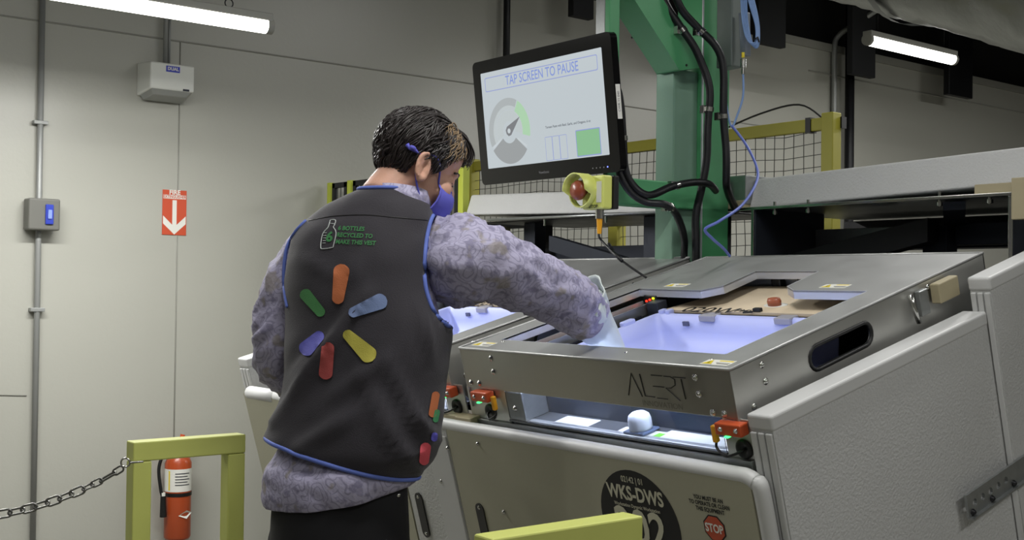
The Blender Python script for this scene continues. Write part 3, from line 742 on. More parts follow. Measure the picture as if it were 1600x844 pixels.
b = MB(); V, F = text_geo('ViewSonic', .012); b.add([SP(p.x-.01, p.y-MH/2+.022, .0005) for p in V], F); 
b.build('maker_name', mat('grey_print', (120, 120, 120), .5), sc)
for k in range(5):
    b = MB(); b.prism([(.215+k*.016+.0022*cos(i*pi/4), -MH/2+.018+.0022*sin(i*pi/4)) for i in range(8)], [], lambda x, y: SP(x, y, .0008), lambda x, y: SP(x, y, 0))
    b.build('touch_key', mat('blue_led', (90, 110, 255), emis=(110, 120, 255), estr=3) if k == 4 else mat('grey_print', (120, 120, 120)), sc)
b = MB(); b.box((0, 0, 0), (1, 1, 1)); b.v = [SP(MW/2+.0006+.0005*p.x, -.05+.1*p.y, -.004-.018*p.z) for p in b.v]; sl_ = b.build('side_sticker', m_label, sc)
b = MB(); V, F = text_geo('CWR 11 040', .011); b.add([SP(MW/2+.0014, .0+p.x, -.013-p.y*-1) for p in V], F); b.build('sticker_text', m_ink, sl_)

# emergency stop box
eb = on_axis(925, 302, 0, 2.30)
es = empty('emergency_stop', eb+Vector((0, 0, -.05)), 'yellow emergency stop box with a red button under the screen', 'switch')
ew = .095
o_ = eb
pa = on_axis(905, 302, 0, 2.27); pb_ = on_axis(938, 302, 0, 2.27)
yl, yr = pa.y, pb_.y
b = MB(); b.box((2.28, yr, o_.z-.048), (2.318, yl+.0, o_.z+.048)); b.build('housing', m_byel if False else mat('signal_yellow', (206, 212, 110), .4), es, .006, 3)
b = MB(); b.box((2.318, yr-.006, o_.z-.048), (2.338, yr+.07, o_.z+.048)); b.build('rear_plate', m_black, es, .004)
cbt = Vector((2.28, (yl+yr)/2+.03, o_.z+.006))
b = MB()
sh = []
for rr_, dx in ((.050, 0), (.050, -.045), (.046, -.045), (.046, 0)):
    sh.append([cbt+Vector((dx if sin(a) > -.2 else dx*.45, rr_*cos(a), rr_*sin(a))) for a in [i*2*pi/24 for i in range(24)]])
b.loft(sh+[sh[0]], True, False); b.build('shroud', mat('signal_yellow', (216, 222, 92)), es)
b = MB(); b.lathe(cbt, (-1, 0, 0), [(.012, 0), (.012, .018), (.028, .020), (.029, .030), (.024, .038), (0, .041)], 24); b.build('red_button', mat('button_red', (140, 66, 42), .35), es)
b = MB(); b.box((2.2785, yr+.006, o_.z-.03), (2.2798, yr+.026, o_.z+.03)); sl2 = b.build('sticker', m_label, es)
b = MB(); put_text(b, 'PWR ESTOP', Vector((2.279, (yl+yr)/2+.01, o_.z-.041)), (0, -1, 0), (0, 0, 1), .013, bold=.0004); b.build('printed_text', m_ink, es)
b = MB(); b.cyl((2.30, (yl+yr)/2-.01, o_.z-.045), (2.30, (yl+yr)/2-.01, o_.z-.075), .012, 12); b.build('gland', m_chrome, es)
cg = Vector((2.30, (yl+yr)/2-.01, o_.z-.073))
b = MB(); b.cyl(cg, cg-Vector((0, 0, .045)), .009, 12, r1=.006); b.build('amber_plug', mat('amber_plastic', (226, 160, 30)), es, .001)
cp = empty('thin_cable', cg, 'thin black cable from the emergency stop box down to the hood', 'cable')
pts = [cg-Vector((0, 0, .04)), seen(937, 372, 3.55), seen(955, 392, 3.5), seen(975, 410, 3.45), seen(1010, 434, 3.4)]
b = MB(); b.tube(spline(pts, 8), .0035, 8); b.build('cable_jacket', m_black, cp)
b = MB(); b.tube([seen(953, 390, 3.5), seen(972, 408, 3.45)], .0055, 8); b.tube([seen(950, 380, 3.5), seen(958, 392, 3.5)], .005, 8); b.build('cable_sleeve', m_black, cp)

# black sleeved cables
def cable(name, pts, r, M, label, n=8, clamps=()):
    t = empty(name, pts[-1], label, 'cable')
    sp = spline(pts, n)
    sp2 = [p+Vector((noise.noise(p*9), noise.noise(p*9+Vector((7, 0, 0))), 0))*.004 for p in sp] if r > .01 else sp
    b = MB(); b.tube(sp2, r, 10); b.build('cable_jacket', M, t)
    for i in clamps:
        k = min(int(i*len(sp2)), len(sp2)-2); a, c = sp2[k], sp2[k+1]; d = (c-a).normalized()
        b = MB(); b.cyl(a-d*.007, a+d*.007, r*1.18, 14); b.box((-.008, -.008, -.012), (.008, .008, .012), Matrix.Translation(a-CF*.0+CR*(-r*1.4))); b.build('hose_clamp', m_chrome, t)
    return t
dC = 3.70
cable('sleeved_cable', [seen(1025, -60, dC), seen(1037, 0, dC), seen(1064, 42, dC), seen(1090, 85, dC), seen(1107, 130, dC), seen(1108, 185, dC), seen(1104, 240, dC), seen(1097, 290, dC), seen(1088, 340, dC), seen(1087, 400, dC), seen(1087, 470, dC)], .0125, m_blackm, 'black sleeved cable running down the left face of the green column', clamps=(.22, .48))
cable('sleeved_cable', [seen(1040, -60, dC-.03), seen(1060, 5, dC-.03), seen(1090, 42, dC), seen(1118, 72, dC), seen(1131, 105, dC), seen(1130, 160, dC), seen(1134, 220, dC), seen(1134, 275, dC), seen(1138, 300, dC+.05), seen(1150, 330, dC+.2)], .0125, m_blackm, 'black sleeved cable running down the right face of the green column', clamps=(.25, .6))
dD = 3.53
cable('sleeved_cable', [seen(945, 120, dD), seen(963, 137, dD), seen(970, 165, dD), seen(974, 210, dD), seen(976, 260, dD), seen(990, 290, dD), seen(1015, 305, dD), seen(1050, 292, dD+.05), seen(1085, 285, dD+.1), seen(1108, 288, dD+.15), seen(1118, 298, dD+.25)], .0115, m_blackm, 'black sleeved cable from behind the screen looping across to the green column', clamps=(.32, .72))
cable('sleeved_cable', [seen(962, 230, dD+.02), seen(968, 270, dD), seen(985, 300, dD), seen(1010, 316, dD), seen(1040, 320, dD), seen(1058, 335, dD+.08), seen(1068, 370, dD+.15), seen(1069, 400, dD+.2), seen(1068, 460, dD+.25)], .0115, m_blackm, 'black sleeved cable from the screen drooping under the arm to the hood', clamps=(.55,))
# grey junction box with antenna and blue cables
jb = on_axis(1130, 50, 0, 3.02)
j = empty('junction_box', (3.0, 2.57, 2.05), 'grey steel junction box on the right side of the green column', 'box')
q0 = seen(1130, 105, 3.76); q1 = seen(1155, 105, 3.72)
b = MB(); b.box((q0.x-.0, q0.y-.035, q0.z), (q0.x+.06, q0.y+.03, q0.z+.5)); b.build('box_body', mat('grey_enclosure', (104, 112, 108), .45, .3), j, .004)
b = MB(); b.box((q0.x+.06, q0.y-.031, q0.z+.04), (q0.x+.066, q0.y+.026, q0.z+.46)); b.build('box_lid', mat('grey_enclosure', (104, 112, 108)), j, .002)
ad = 3.72
af = empty('adapter', seen(1163, 88, ad), 'grey adapter with a yellow tag hanging beside the junction box', 'adapter')
b = MB(); b.tube([seen(1163, 20, ad), seen(1165, 88, ad)], [.019, .017], 4); b.build('adapter_body', mat('adapter_grey', (120, 128, 138), .4, .3), af, .003)
b = MB(); b.cyl(seen(1161, 92, ad), seen(1161, 106, ad), .009, 12); b.cyl(seen(1161, 106, ad), seen(1161, 116, ad), .006, 10); b.build('chrome_plug', m_chrome, af)
b = MB(); b.cyl(seen(1161, 82, ad-.03), seen(1161, 90, ad-.03), .005, 10); b.build('yellow_tag', m_yellow, af)
cable('blue_cable', [seen(1161, 112, ad), seen(1161, 150, ad), seen(1152, 180, ad), seen(1143, 198, ad), seen(1136, 170, ad+.01), seen(1134, 145, ad+.05)], .0035, m_lblue, 'pale blue cable hanging from the adapter plug')
cable('blue_cable', [seen(1143, 196, ad), seen(1165, 225, 3.7), seen(1182, 260, 3.6), seen(1182, 285, 3.5), seen(1160, 320, 3.4), seen(1125, 345, 3.3), seen(1102, 358, 3.3), seen(1112, 372, 3.35), seen(1130, 388, 3.45), seen(1140, 400, 3.5)], .0042, m_blue, 'violet blue cable sagging across the white beam to the hood')
t = empty('cable_coil', seen(1165, 60, ad-.05), 'coiled pale blue cable bundle at the top beside the junction box', 'cable')
for k in range(4):
    b = MB(); o1 = k*2.5
    b.tube(closed_spline([seen(1158+o1, -30, ad-.05-.01*k), seen(1160+o1, 30, ad-.05), seen(1168+o1, 62+k*2, ad-.05), seen(1180+o1*.6, 66+k*2, ad-.06), seen(1181+o1*.6, 40, ad-.06), seen(1170+o1, 0, ad-.06), seen(1165, -40, ad-.05)], 8), .0032, 6, closed=True)
    b.build('loop', m_lblue, t)
b = MB(); b.tube([seen(1178, 62, ad-.07), seen(1184, 58, ad-.07), seen(1186, 66, ad-.07)], .003, 6); b.build('zip_tie', m_black, t)
b = MB(); b.tube([seen(986, 59, 3.75), seen(1027, 52, 3.75)], .003, 6)
setp(b.build('zip_tie', m_black), 'thin black rod sticking out left of the green brace', 'rod')

# ------------------------------------------------------------------ fences
def fence_post(t, x, y, h, w=.05, M=None, name='post'):
    b = MB(); b.box((x-w/2, y-w/2, 0), (x+w/2, y+w/2, h)); return b.build(name, M or m_fyel, t, .003)
def grid(t, x, y0, y1, z0, z1, cell, r, M, name, sag=0):
    b = MB(); n = int((y1-y0)/cell); m_ = int((z1-z0)/cell)
    for i in range(n+1):
        y = y0+(y1-y0)*i/n
        b.tube([(x+noise.noise(Vector((y*3, z, 0)))*sag, y+noise.noise(Vector((y*5, z*5, 3)))*sag, z) for z in [z0+(z1-z0)*k/6 for k in range(7)]], r, 4, caps=False)
    for k in range(m_+1):
        z = z0+(z1-z0)*k/m_
        b.tube([(x, y0+(y1-y0)*i/12, z+noise.noise(Vector((y0+i*.6, z*4, 0)))*sag*1.5) for i in range(13)], r, 4, caps=False)
    return b.build(name, M, t)
fb = empty('safety_fence', (3.85, 4, 0), 'yellow framed safety fence with netting behind the green column', 'fence')
fence_post(fb, 3.85, 2.845, 2.05, .055)
b = MB(); b.box((3.87, 2.81, 1.99), (3.90, 2.835, 2.035)); b.build('post_clip', m_black, fb)
for y in (4.05, 5.2): fence_post(fb, 3.85, y, 2.05, .06)
b = MB(); b.box((3.835, 2.86, 1.985), (3.865, 5.2, 2.035)); b.build('top_rail', m_fyel, fb, .003)
for y in (2.93, 4.3): 
    b = MB(); b.box((3.83, y, 1.98), (3.87, y+.025, 2.04)); b.build('rail_clamp', m_black, fb)
b = MB(); b.box((3.835, 2.86, 1.66), (3.865, 5.2, 1.70)); b.build('mid_rail', m_blackm, fb)
grid(fb, 3.85, 2.88, 5.18, 1.1, 1.985, .048, .0018, m_net, 'netting', .012)
b = MB(); b.tube(spline([(3.85, 2.88, 2.03), (3.85, 3.0, 2.10), (3.85, 3.2, 2.085), (3.85, 3.5, 2.02), (3.85, 3.8, 2.0)], 6), .004, 6); b.build('net_rope', m_black, fb)
fa = empty('safety_fence', (2.95, 4.6, 0), 'yellow posts with black mesh frames against the wall behind the man', 'fence')
for x, y, w in ((3.0, 5.25, .035), (3.0, 4.80, .045), (3.3, 4.42, .05)):
    pass
yA = on_axis(478, 290, 0, 3.0).y; yB = on_axis(549, 290, 0, 3.0).y; yC = on_axis(725, 262, 0, 3.0).y
yA = min(yA, WY-.05)
for y, w in ((yA, .04), (yB, .045), (yC, .05)): fence_post(fa, 3.0, y, 1.87, w*.72, mat('lime_yellow', (176, 186, 66), .5))
def frame(t, y0, y1, z0, z1, ww=.025):
    b = MB(); b.box((2.99, y0, z1-ww), (3.01, y1, z1)); b.box((2.99, y0, z0), (3.01, y1, z0+ww)); b.box((2.99, y0, z0), (3.01, y0+ww, z1)); b.box((2.99, y1-ww, z0), (3.01, y1, z1))
    fr = b.build('mesh_frame', m_blackm, t)
    b = MB(); n = int((y1-y0)/.03)
    for i in range(1, n): 
        y = y0+(y1-y0)*i/n; b.box((2.998, y-.0015, z0), (3.002, y+.0015, z1))
    for k in range(1, 12): 
        z = z0+(z1-z0)*k/12; b.box((2.997, y0, z-.0015), (3.003, y1, z+.0015))
    b.build('wire_mesh', m_net, fr)
frame(fa, yB+.03, yA-.03, .1, 1.865); frame(fa, yC+.03, yB-.03, .1, 1.865)

# ------------------------------------------------------------------ barriers and chain
def barrier(x0, x1, y, z, w, label):
    t = empty('barrier', ((x0+x1)/2, y, 0), label, 'barrier')
    b = MB(); b.box((x0, y-w/2, z-w), (x1, y+w/2, z)); b.build('top_rail', m_byel, t, .003)
    for x in (x0, x1-w):
        b = MB(); b.box((x+.0005, y-w/2+.0005, .008), (x+w-.0005, y+w/2-.0005, z-w-.0005)); b.build('post', m_byel, t, .003)
        b = MB(); b.box((x-.03, y-w/2-.03, 0), (x+w+.03, y+w/2+.03, .008)); b.build('foot_plate', m_byel, t)
    return t
q = seen(203, 690, 2.66); q2 = on_axis(378, 677, 1, q.y)
BZ = .995
br1 = barrier(q.x, q2.x, q.y, q.z, .044, 'yellow square-tube barrier at lower left in front of the fire extinguisher')
q = on_axis(1003, 806, 1, 1.34)
br2 = barrier(q.x-.30, q.x, 1.36, q.z, .046, 'yellow square-tube barrier at the bottom centre before the round sign')
ey = seen(203, 723, 2.64)
b = MB(); 
for k in range(1): b.tube([ey+Vector((.0, 0, 0))+CR*(-.010+.010*cos(a))+CU*(.010*sin(a)) for a in [i*pi/8 for i in range(16)]], .0022, 8, closed=True)
b.cyl(ey, ey+Vector((.03, 0, 0)), .003, 8); b.build('eye_bolt', m_chrome, br1)
ch = empty('chain', ey-Vector((.2, 0, .1)), 'steel link chain running from the lower left barrier out of frame', 'chain')
cpts = spline([seen(198, 727, 2.64), seen(160, 750, 2.64), seen(110, 773, 2.62), (seen(55, 792, 2.6)), seen(0, 804, 2.58), seen(-70, 812, 2.55)], 40)
# walk the path and drop links
Ls = [0]
for i in range(1, len(cpts)): Ls.append(Ls[-1]+(cpts[i]-cpts[i-1]).length)
def along(s):
    for i in range(1, len(Ls)):
        if Ls[i] >= s: 
            t = (s-Ls[i-1])/(Ls[i]-Ls[i-1]+1e-9); return cpts[i-1].lerp(cpts[i], t), (cpts[i]-cpts[i-1]).normalized()
    return cpts[-1], (cpts[-1]-cpts[-2]).normalized()
s = .010; k = 0
base_me = {}
while s < Ls[-1]-.03:
    small = k in (0, 2, 3)
    hl, hw, r = (.013, .0065, .0022) if k != 1 else (.020, .0045, .0025)
    if k > 3: hl, hw, r = .0165, .0082, .0026
    p, d = along(s+hl)
    side = (d.cross(CF)).normalized(); other = d.cross(side)
    ax = (side if k % 2 == 0 else other*.8+side*.6).normalized()
    b = MB(); pp = []
    for i in range(10): 
        a = -pi/2+pi*i/9; pp.append(p+d*(hl-hw+hw*cos(a))+ax*(hw*sin(a)))
    for i in range(10): 
        a = pi/2+pi*i/9; pp.append(p+d*(-(hl-hw)+hw*cos(a))+ax*(hw*sin(a)))
    b.tube(pp, r, 8, closed=True); b.build('link', mat('chain_steel', (128, 128, 124), .32, .9), ch)
    s += hl*2-r*2.6; k += 1

# ------------------------------------------------------------------ wall things, left
cx = on_axis(62, 300, 1, WY-.03)
cd = empty('wall_conduit', (cx.x, WY-.02, 0), 'tall grey metal conduit running down the wall at far left', 'conduit')
b = MB(); b.tube([(cx.x-.0, WY-.022, .02), (cx.x, WY-.022, 3.09)], .0125, 12); b.build('pipe', m_conduit, cd)
for v in (192, 484):
    p = on_axis(66, v, 1, WY-.02)
    b = MB(); b.box((cx.x-.03, WY-.037, p.z-.008), (cx.x+.03, WY, p.z+.008)); b.build('strap', m_conduit, cd, .002)
sb = on_axis(72, 335, 1, WY-.09)
sw = empty('wall_switch', (sb.x, WY, sb.z-.07), 'square grey switch box with blue front on the left conduit', 'switch')
b = MB(); b.box((sb.x-.072, WY-.09, sb.z-.068), (sb.x+.06, WY-.012, sb.z+.068)); b.build('box_body', mat('switch_grey', (104, 104, 98), .5), sw, .008, 3)
b = MB(); b.box((sb.x-.004, WY-.1, sb.z-.043), (sb.x+.03, WY-.088, sb.z+.043)); tg = b.build('rocker', mat('switch_blue', (50, 66, 170), .3), sw, .004)
b = MB(); b.box((sb.x+.004, WY-.106, sb.z-.02), (sb.x+.022, WY-.1, sb.z+.02)); b.build('toggle', mat('switch_blue_pale', (130, 150, 225), .3), tg, .003)
# white emergency light unit
e0 = on_axis(270, 127, 1, WY-.12)
eu = empty('emergency_light', (e0.x, WY, e0.z-.1), 'white wall unit with a small blue label at upper left', 'light unit')
b = MB(); w2, h2 = .104, .086
x0, x1, z0, z1 = e0.x-w2, e0.x+w2, e0.z-h2, e0.z+h2
b.hexa([Vector(p) for p in [(x0-.02, WY-.002, z0+.02), (x1+.0, WY-.002, z0+.02), (x1, WY-.12, z0+.045), (x0, WY-.12, z0+.045), (x0-.02, WY-.002, z1), (x1, WY-.002, z1), (x1, WY-.12, z1-.006), (x0, WY-.12, z1-.006)]])
b.build('casing', mat('white_casing', (226, 228, 222), .4), eu, .008, 3)
b = MB(); b.hexa([Vector(p) for p in [(x0-.0, WY-.03, z0+.0), (x1-.02, WY-.03, z0), (x1-.03, WY-.10, z0+.02), (x0+.02, WY-.10, z0+.02), (x0-.01, WY-.01, z0+.03), (x1, WY-.01, z0+.03), (x1-.005, WY-.118, z0+.047), (x0+.005, WY-.118, z0+.047)]])
b.build('lower_lens', mat('grey_lens', (150, 152, 148), .4), eu, .004)
b = MB(); b.box((e0.x-.032, WY-.1225, z1-.045), (e0.x+.032, WY-.12, z1-.018)); lb = b.build('blue_label', mat('label_blue', (60, 70, 190), .5), eu)
b = MB(); put_text(b, 'DUAL', Vector((e0.x, WY-.1228, z1-.031)), (1, 0, 0), (0, 0, 1), .02, bold=.001); b.build('label_text', m_label, lb)
b = MB(); b.box((x1-.055, WY-.1215, z0+.047), (x1-.025, WY-.119, z0+.056)); b.build('test_button', m_darksteel, eu)
p = on_axis(258, 40, 1, WY-.02)
b = MB(); b.tube([(p.x, WY-.03, z1), (p.x, WY-.03, 3.09)], .011, 10); b.tube([(p.x+.022, WY-.02, z1), (p.x+.022, WY-.02, z1+.3)], .006, 8); b.build('feed_conduit', m_conduit, eu)
# extinguisher sign
s0 = on_axis(254, 296, 1, WY-.004); s1 = on_axis(291, 368, 1, WY-.004)
sx_, sz_ = (s0.x+s1.x)/2, (s0.z+s1.z)/2; sw_, sh_ = .058, (s0.z-s1.z)/2
sgn = empty('extinguisher_sign', (sx_, WY, s1.z), 'red sign with a white down arrow on the wall above the extinguisher', 'sign')
b = MB(); b.box((sx_-sw_, WY-.004, sz_-sh_), (sx_+sw_, WY-.001, sz_+sh_)); pt = b.build('plate', mat('sign_red', (196, 78, 48), .45), sgn)
b = MB()
def fl(poly, mi=0): 
    tri = tessellate_polygon([[Vector((p[0], p[1], 0)) for p in poly]]); b.add([(sx_+p[0]*sw_, WY-.0045, sz_+p[1]*sh_) for p in poly], [tuple(t) for t in tri], mi)
fl([(-.18, .55), (.18, .55), (.18, -.55), (.95, -.15), (.95, -.5), (0, -.98), (-.95, -.5), (-.95, -.15), (-.18, -.55)])
fl([(-.95, .61), (.95, .61), (.95, .78), (-.95, .78)])
put_text(b, 'FIRE', Vector((sx_, WY-.0046, sz_+sh_*.89)), (1, 0, 0), (0, 0, 1), .030, bold=.001)
put_text(b, 'EXTINGUISHER', Vector((sx_, WY-.0049, sz_+sh_*.695)), (1, 0, 0), (0, 0, 1), .019, 1, sx=.85, bold=.0003)
b.build('arrow_and_text', [m_label, MATS['sign_red']], pt)
# extinguisher
q = on_axis(278, 760, 1, WY-.08); xe = q.x; zt = on_axis(278, 716, 1, WY-.08).z; zb = on_axis(278, 841, 1, WY-.08).z
ye = WY-.08
fx = empty('fire_extinguisher', (xe, ye, zb), 'red fire extinguisher on the wall seen through the left barrier', 'extinguisher')
re = .060
m_red = mat('extinguisher_red', (168, 72, 36), .3)
b = MB(); b.lathe((xe, ye, zb), (0, 0, 1), [(re*.9, 0), (re, .01), (re, zt-zb-.02), (re*.85, zt-zb), (re*.5, zt-zb+.028), (.02, zt-zb+.04), (.018, zt-zb+.055)], 28); b.build('cylinder', m_red, fx)
ztop = zt+.055
b = MB(); b.cyl((xe, ye, ztop-.005), (xe, ye, ztop+.02), .016, 14); b.build('valve', m_chrome, fx)
b = MB(); b.box((xe-.055, ye-.012, ztop+.012), (xe+.02, ye+.012, ztop+.018)); b.hexa([Vector(p_) for p_ in [(xe-.065, ye-.01, ztop+.02), (xe+.01, ye-.01, ztop+.03), (xe+.01, ye+.01, ztop+.03), (xe-.065, ye+.01, ztop+.02), (xe-.065, ye-.01, ztop+.026), (xe+.01, ye-.01, ztop+.038), (xe+.01, ye+.01, ztop+.038), (xe-.065, ye+.01, ztop+.026)]]); b.build('handle', m_red, fx)
b = MB(); b.cyl((xe+.012, ye, ztop+.02), (xe+.02, ye, ztop+.052), .011, 10); b.build('pin_seal', m_orange, fx)
b = MB(); hz = zb+.125
b.tube(spline([(xe-.01, ye, ztop), (xe-.06, ye-.01, ztop-.01), (xe-.095, ye-.01, zt-.03), (xe-.09, ye-.02, zt-.13), (xe-.08, ye-.025, hz+.07)], 8), .008, 8); b.build('hose', m_black, fx)
b = MB(); b.cyl((xe-.08, ye-.025, hz+.08), (xe-.078, ye-.025, hz-.015), .012, 12, r1=.016); b.build('nozzle', m_black, fx)
b = MB(); b.cyl((xe-.08, ye-.025, hz+.095), (xe-.08, ye-.025, hz+.08), .010, 12); b.build('nozzle_ring', m_label, fx)
def band(z0, z1, a0, a1, r, name, M, n=16):
    bb = MB(); ringA = [(xe+r*cos(a0+(a1-a0)*i/n), ye+r*sin(a0+(a1-a0)*i/n)) for i in range(n+1)]
    bb.loft([[Vector((x, y, z0)) for x, y in ringA], [Vector((x, y, z1)) for x, y in ringA]], False, False); return bb.build(name, M, fx)
Hc = zt-zb
lb_ = band(zb+Hc*.60, zb+Hc*.88, radians(165), radians(325), re+.001, 'instruction_label', m_label)
for k in range(5):
    z = zb+Hc*(.82-.035*k); bb = MB(); a0 = radians(235); a1 = radians(300-10*(k % 2)); n = 8
    ra = [(xe+(re+.0016)*cos(a0+(a1-a0)*i/n), ye+(re+.0016)*sin(a0+(a1-a0)*i/n)) for i in range(n+1)]
    bb.loft([[Vector((x, y, z)) for x, y in ra], [Vector((x, y, z+.004)) for x, y in ra]], False, False); bb.build('text_line', m_darksteel, lb_)
bb = MB(); ra = [(xe+(re+.0018)*cos(a), ye+(re+.0018)*sin(a)) for a in (radians(205), radians(212))]
bb.loft([[Vector((x, y, zb+Hc*.62)) for x, y in ra], [Vector((x, y, zb+Hc*.86)) for x, y in ra]], False, False); bb.build('label_stripe', m_yellow, lb_)
band(zb+Hc*.54, zb+Hc*.585, 0, 2*pi, re+.002, 'strap', m_black, 28)
ra = []
bb = MB(); P4 = [(-62, .30), (-35-0, .36), (-22, .31), (-45, .25)]
P4 = [(250, .31), (285, .37), (318, .33), (285, .265)]
bb.add([(xe+(re+.0062)*cos(radians(a)), ye+(re+.0062)*sin(radians(a)), zb+Hc*h_) for a, h_ in P4], [(0, 1, 2, 3)]); bb.build('diamond_label', m_label, fx)

# ------------------------------------------------------------------ right background: poles, dark boxes, duct
p = on_axis(1322, 170, 1, WY-.05)
b = MB(); b.tube([(p.x, WY-.08, .02), (p.x, WY-.08, 3.8)], .034, 12); setp(b.build('black_pole', m_blackm), 'black vertical pole on the far wall at upper right', 'pole')
p = on_axis(790, 40, 1, WY-.05)
b = MB(); b.tube([(p.x, WY-.06, 2.0), (p.x, WY-.06, 3.8)], .020, 12); setp(b.build('black_pole', m_blackm), 'black vertical pole on the wall above the screen', 'pole')
g = empty('wall_conduit', (6.9, WY-.05, 2), 'thin grey conduit rising and bending away beside the black pole at upper right', 'conduit')
P_ = [on_axis(1303, 180, 1, WY-.03), on_axis(1303, 60, 1, WY-.03), on_axis(1304, 44, 1, WY-.03)]
b = MB(); x_ = P_[0].x; b.tube(spline([(x_, WY-.03, 2.0), (x_, WY-.03, 2.8), (x_, WY-.03, 3.10), (x_+.03, WY-.05, 3.22), (x_+.10, WY-.25, 3.34), (x_+.4, WY-1.0, 3.8)], 8), .020, 10); b.build('pipe', m_conduit, g)
b = MB(); b.box((x_-.04, WY-.05, 2.62), (x_+.04, WY, 2.65)); b.build('strap', m_conduit, g)
m_dbox = mat('charcoal_steel', (30, 31, 34), .8)
for i, (u0, u1, vt, vb, ln_, lab) in enumerate([(1332, 1368, 20, 115, 0, 'dark grey hanging steel stub beside the black pole'), (1483, 1520, 90, 147, 0, 'black hanging steel stub right of the short tube light'), (1185, 1228, 35, 66, 0, 'dark hanging plate above the wall right of the junction box'), (896, 928, 0, 24, 0, 'small dark block at the top edge above the screen')]):
    yy = WY-.25
    a = on_axis(u0, vb, 1, yy); c = on_axis(u1, vb, 1, yy)
    b = MB(); top_ = 4.55 if i != 3 else a.z+.35
    b.box((a.x, yy, a.z), (c.x-.0, yy+.05, top_)); setp(b.build('steel_stub', m_dbox if i != 1 else m_blackm, None, .004), lab, 'steelwork')
# roof trusses, dark
for k, x in enumerate((6.6, 8.2, 10.2)):
    t = empty('roof_joist', (x, 1, 3.9), ['nearest', 'middle', 'farthest'][k]+' of three black roof joists under the dark ceiling', 'joist')
    b = MB(); b.box((x-.03, -4, 4.35), (x+.03, WY, 4.42)); b.box((x-.03, -4, 3.85), (x+.03, WY, 3.91)); b.build('chord', m_dbox, t)
    b = MB()
    for j in range(18):
        y0 = -4+j*.5; b.tube([(x, y0, 3.9), (x, y0+.25, 4.36), (x, y0+.5, 3.9)], .014, 5)
    b.build('web', m_dbox, t)
# foil duct
d0 = seen(1290, -10, 6.0); d1 = seen(1640, 84, 4.6)
du = empty('foil_duct', (d0+d1)/2, 'silver foil wrapped duct crossing the upper right corner', 'duct')
b = MB(); ax = (d1-d0).normalized(); n = 70; rings = []
A0 = d0-ax*1.1; LN = (d1-d0).length+2.4
side = ax.cross(Vector((0, 0, 1))).normalized(); upv = side.cross(ax); RD = .30
for i in range(n+1):
    c = A0+ax*(LN*i/n)+upv*(RD-.02)
    rings.append([c+(side*cos(t)+upv*sin(t))*(RD+.016*noise.noise(Vector((i*.55, cos(t)*2.2, sin(t)*2.2)))+.008*noise.noise(Vector((i*1.4, cos(t)*6, sin(t)*6)))) for t in [2*pi*j/48 for j in range(48)]])
b.loft(rings); b.build('foil_wrap', mat('silver_foil', (150, 152, 150), .3, .9, bump=.9, bscale=14, var=.15, vscale=5), du)
for s_ in (.45, .8):
    c = A0+ax*(LN*s_)+upv*(RD-.02); b = MB(); b.loft([[c+ax*dx+(side*cos(t)+upv*sin(t))*(RD+.02) for t in [2*pi*j/32 for j in range(32)]] for dx in (-.03, .03)], True, False); b.build('tape_band', mat('foil_tape', (120, 122, 122), .35, .9), du)

# ------------------------------------------------------------------ the man
def pix(P):
    q = Vector(P)-EYE; d = q.dot(CF); return 800+FPX*q.dot(CR)/d, 422-FPX*q.dot(CU)/d
m_skin = mat('skin', (206, 160, 138), .5, bump=.08, bscale=300, var=.05, vscale=30)
MATS['skin'].node_tree.nodes['Principled BSDF'].inputs['Subsurface Weight'].default_value = .12
MATS['skin'].node_tree.nodes['Principled BSDF'].inputs['Subsurface Radius'].default_value = (.012, .005, .003)
m_vest = mat('vest_charcoal', (42, 39, 46), .8, bump=.25, bscale=420, sheen=.15)
m_pipe = mat('blue_piping', (92, 112, 190), .7)
m_mask = mat('mask_blue', (92, 92, 190), .8, bump=.15, bscale=400)
m_hair = mat('hair_dark', (40, 34, 33), .36, var=.25, vscale=60)
m_hairl = mat('hair_blond_streak', (128, 106, 78), .42, var=.2, vscale=60)
m_pants = mat('black_denim', (13, 13, 18), .85)
m_glove = mat('pale_glove', (206, 216, 212), .45, bump=.1, bscale=40)
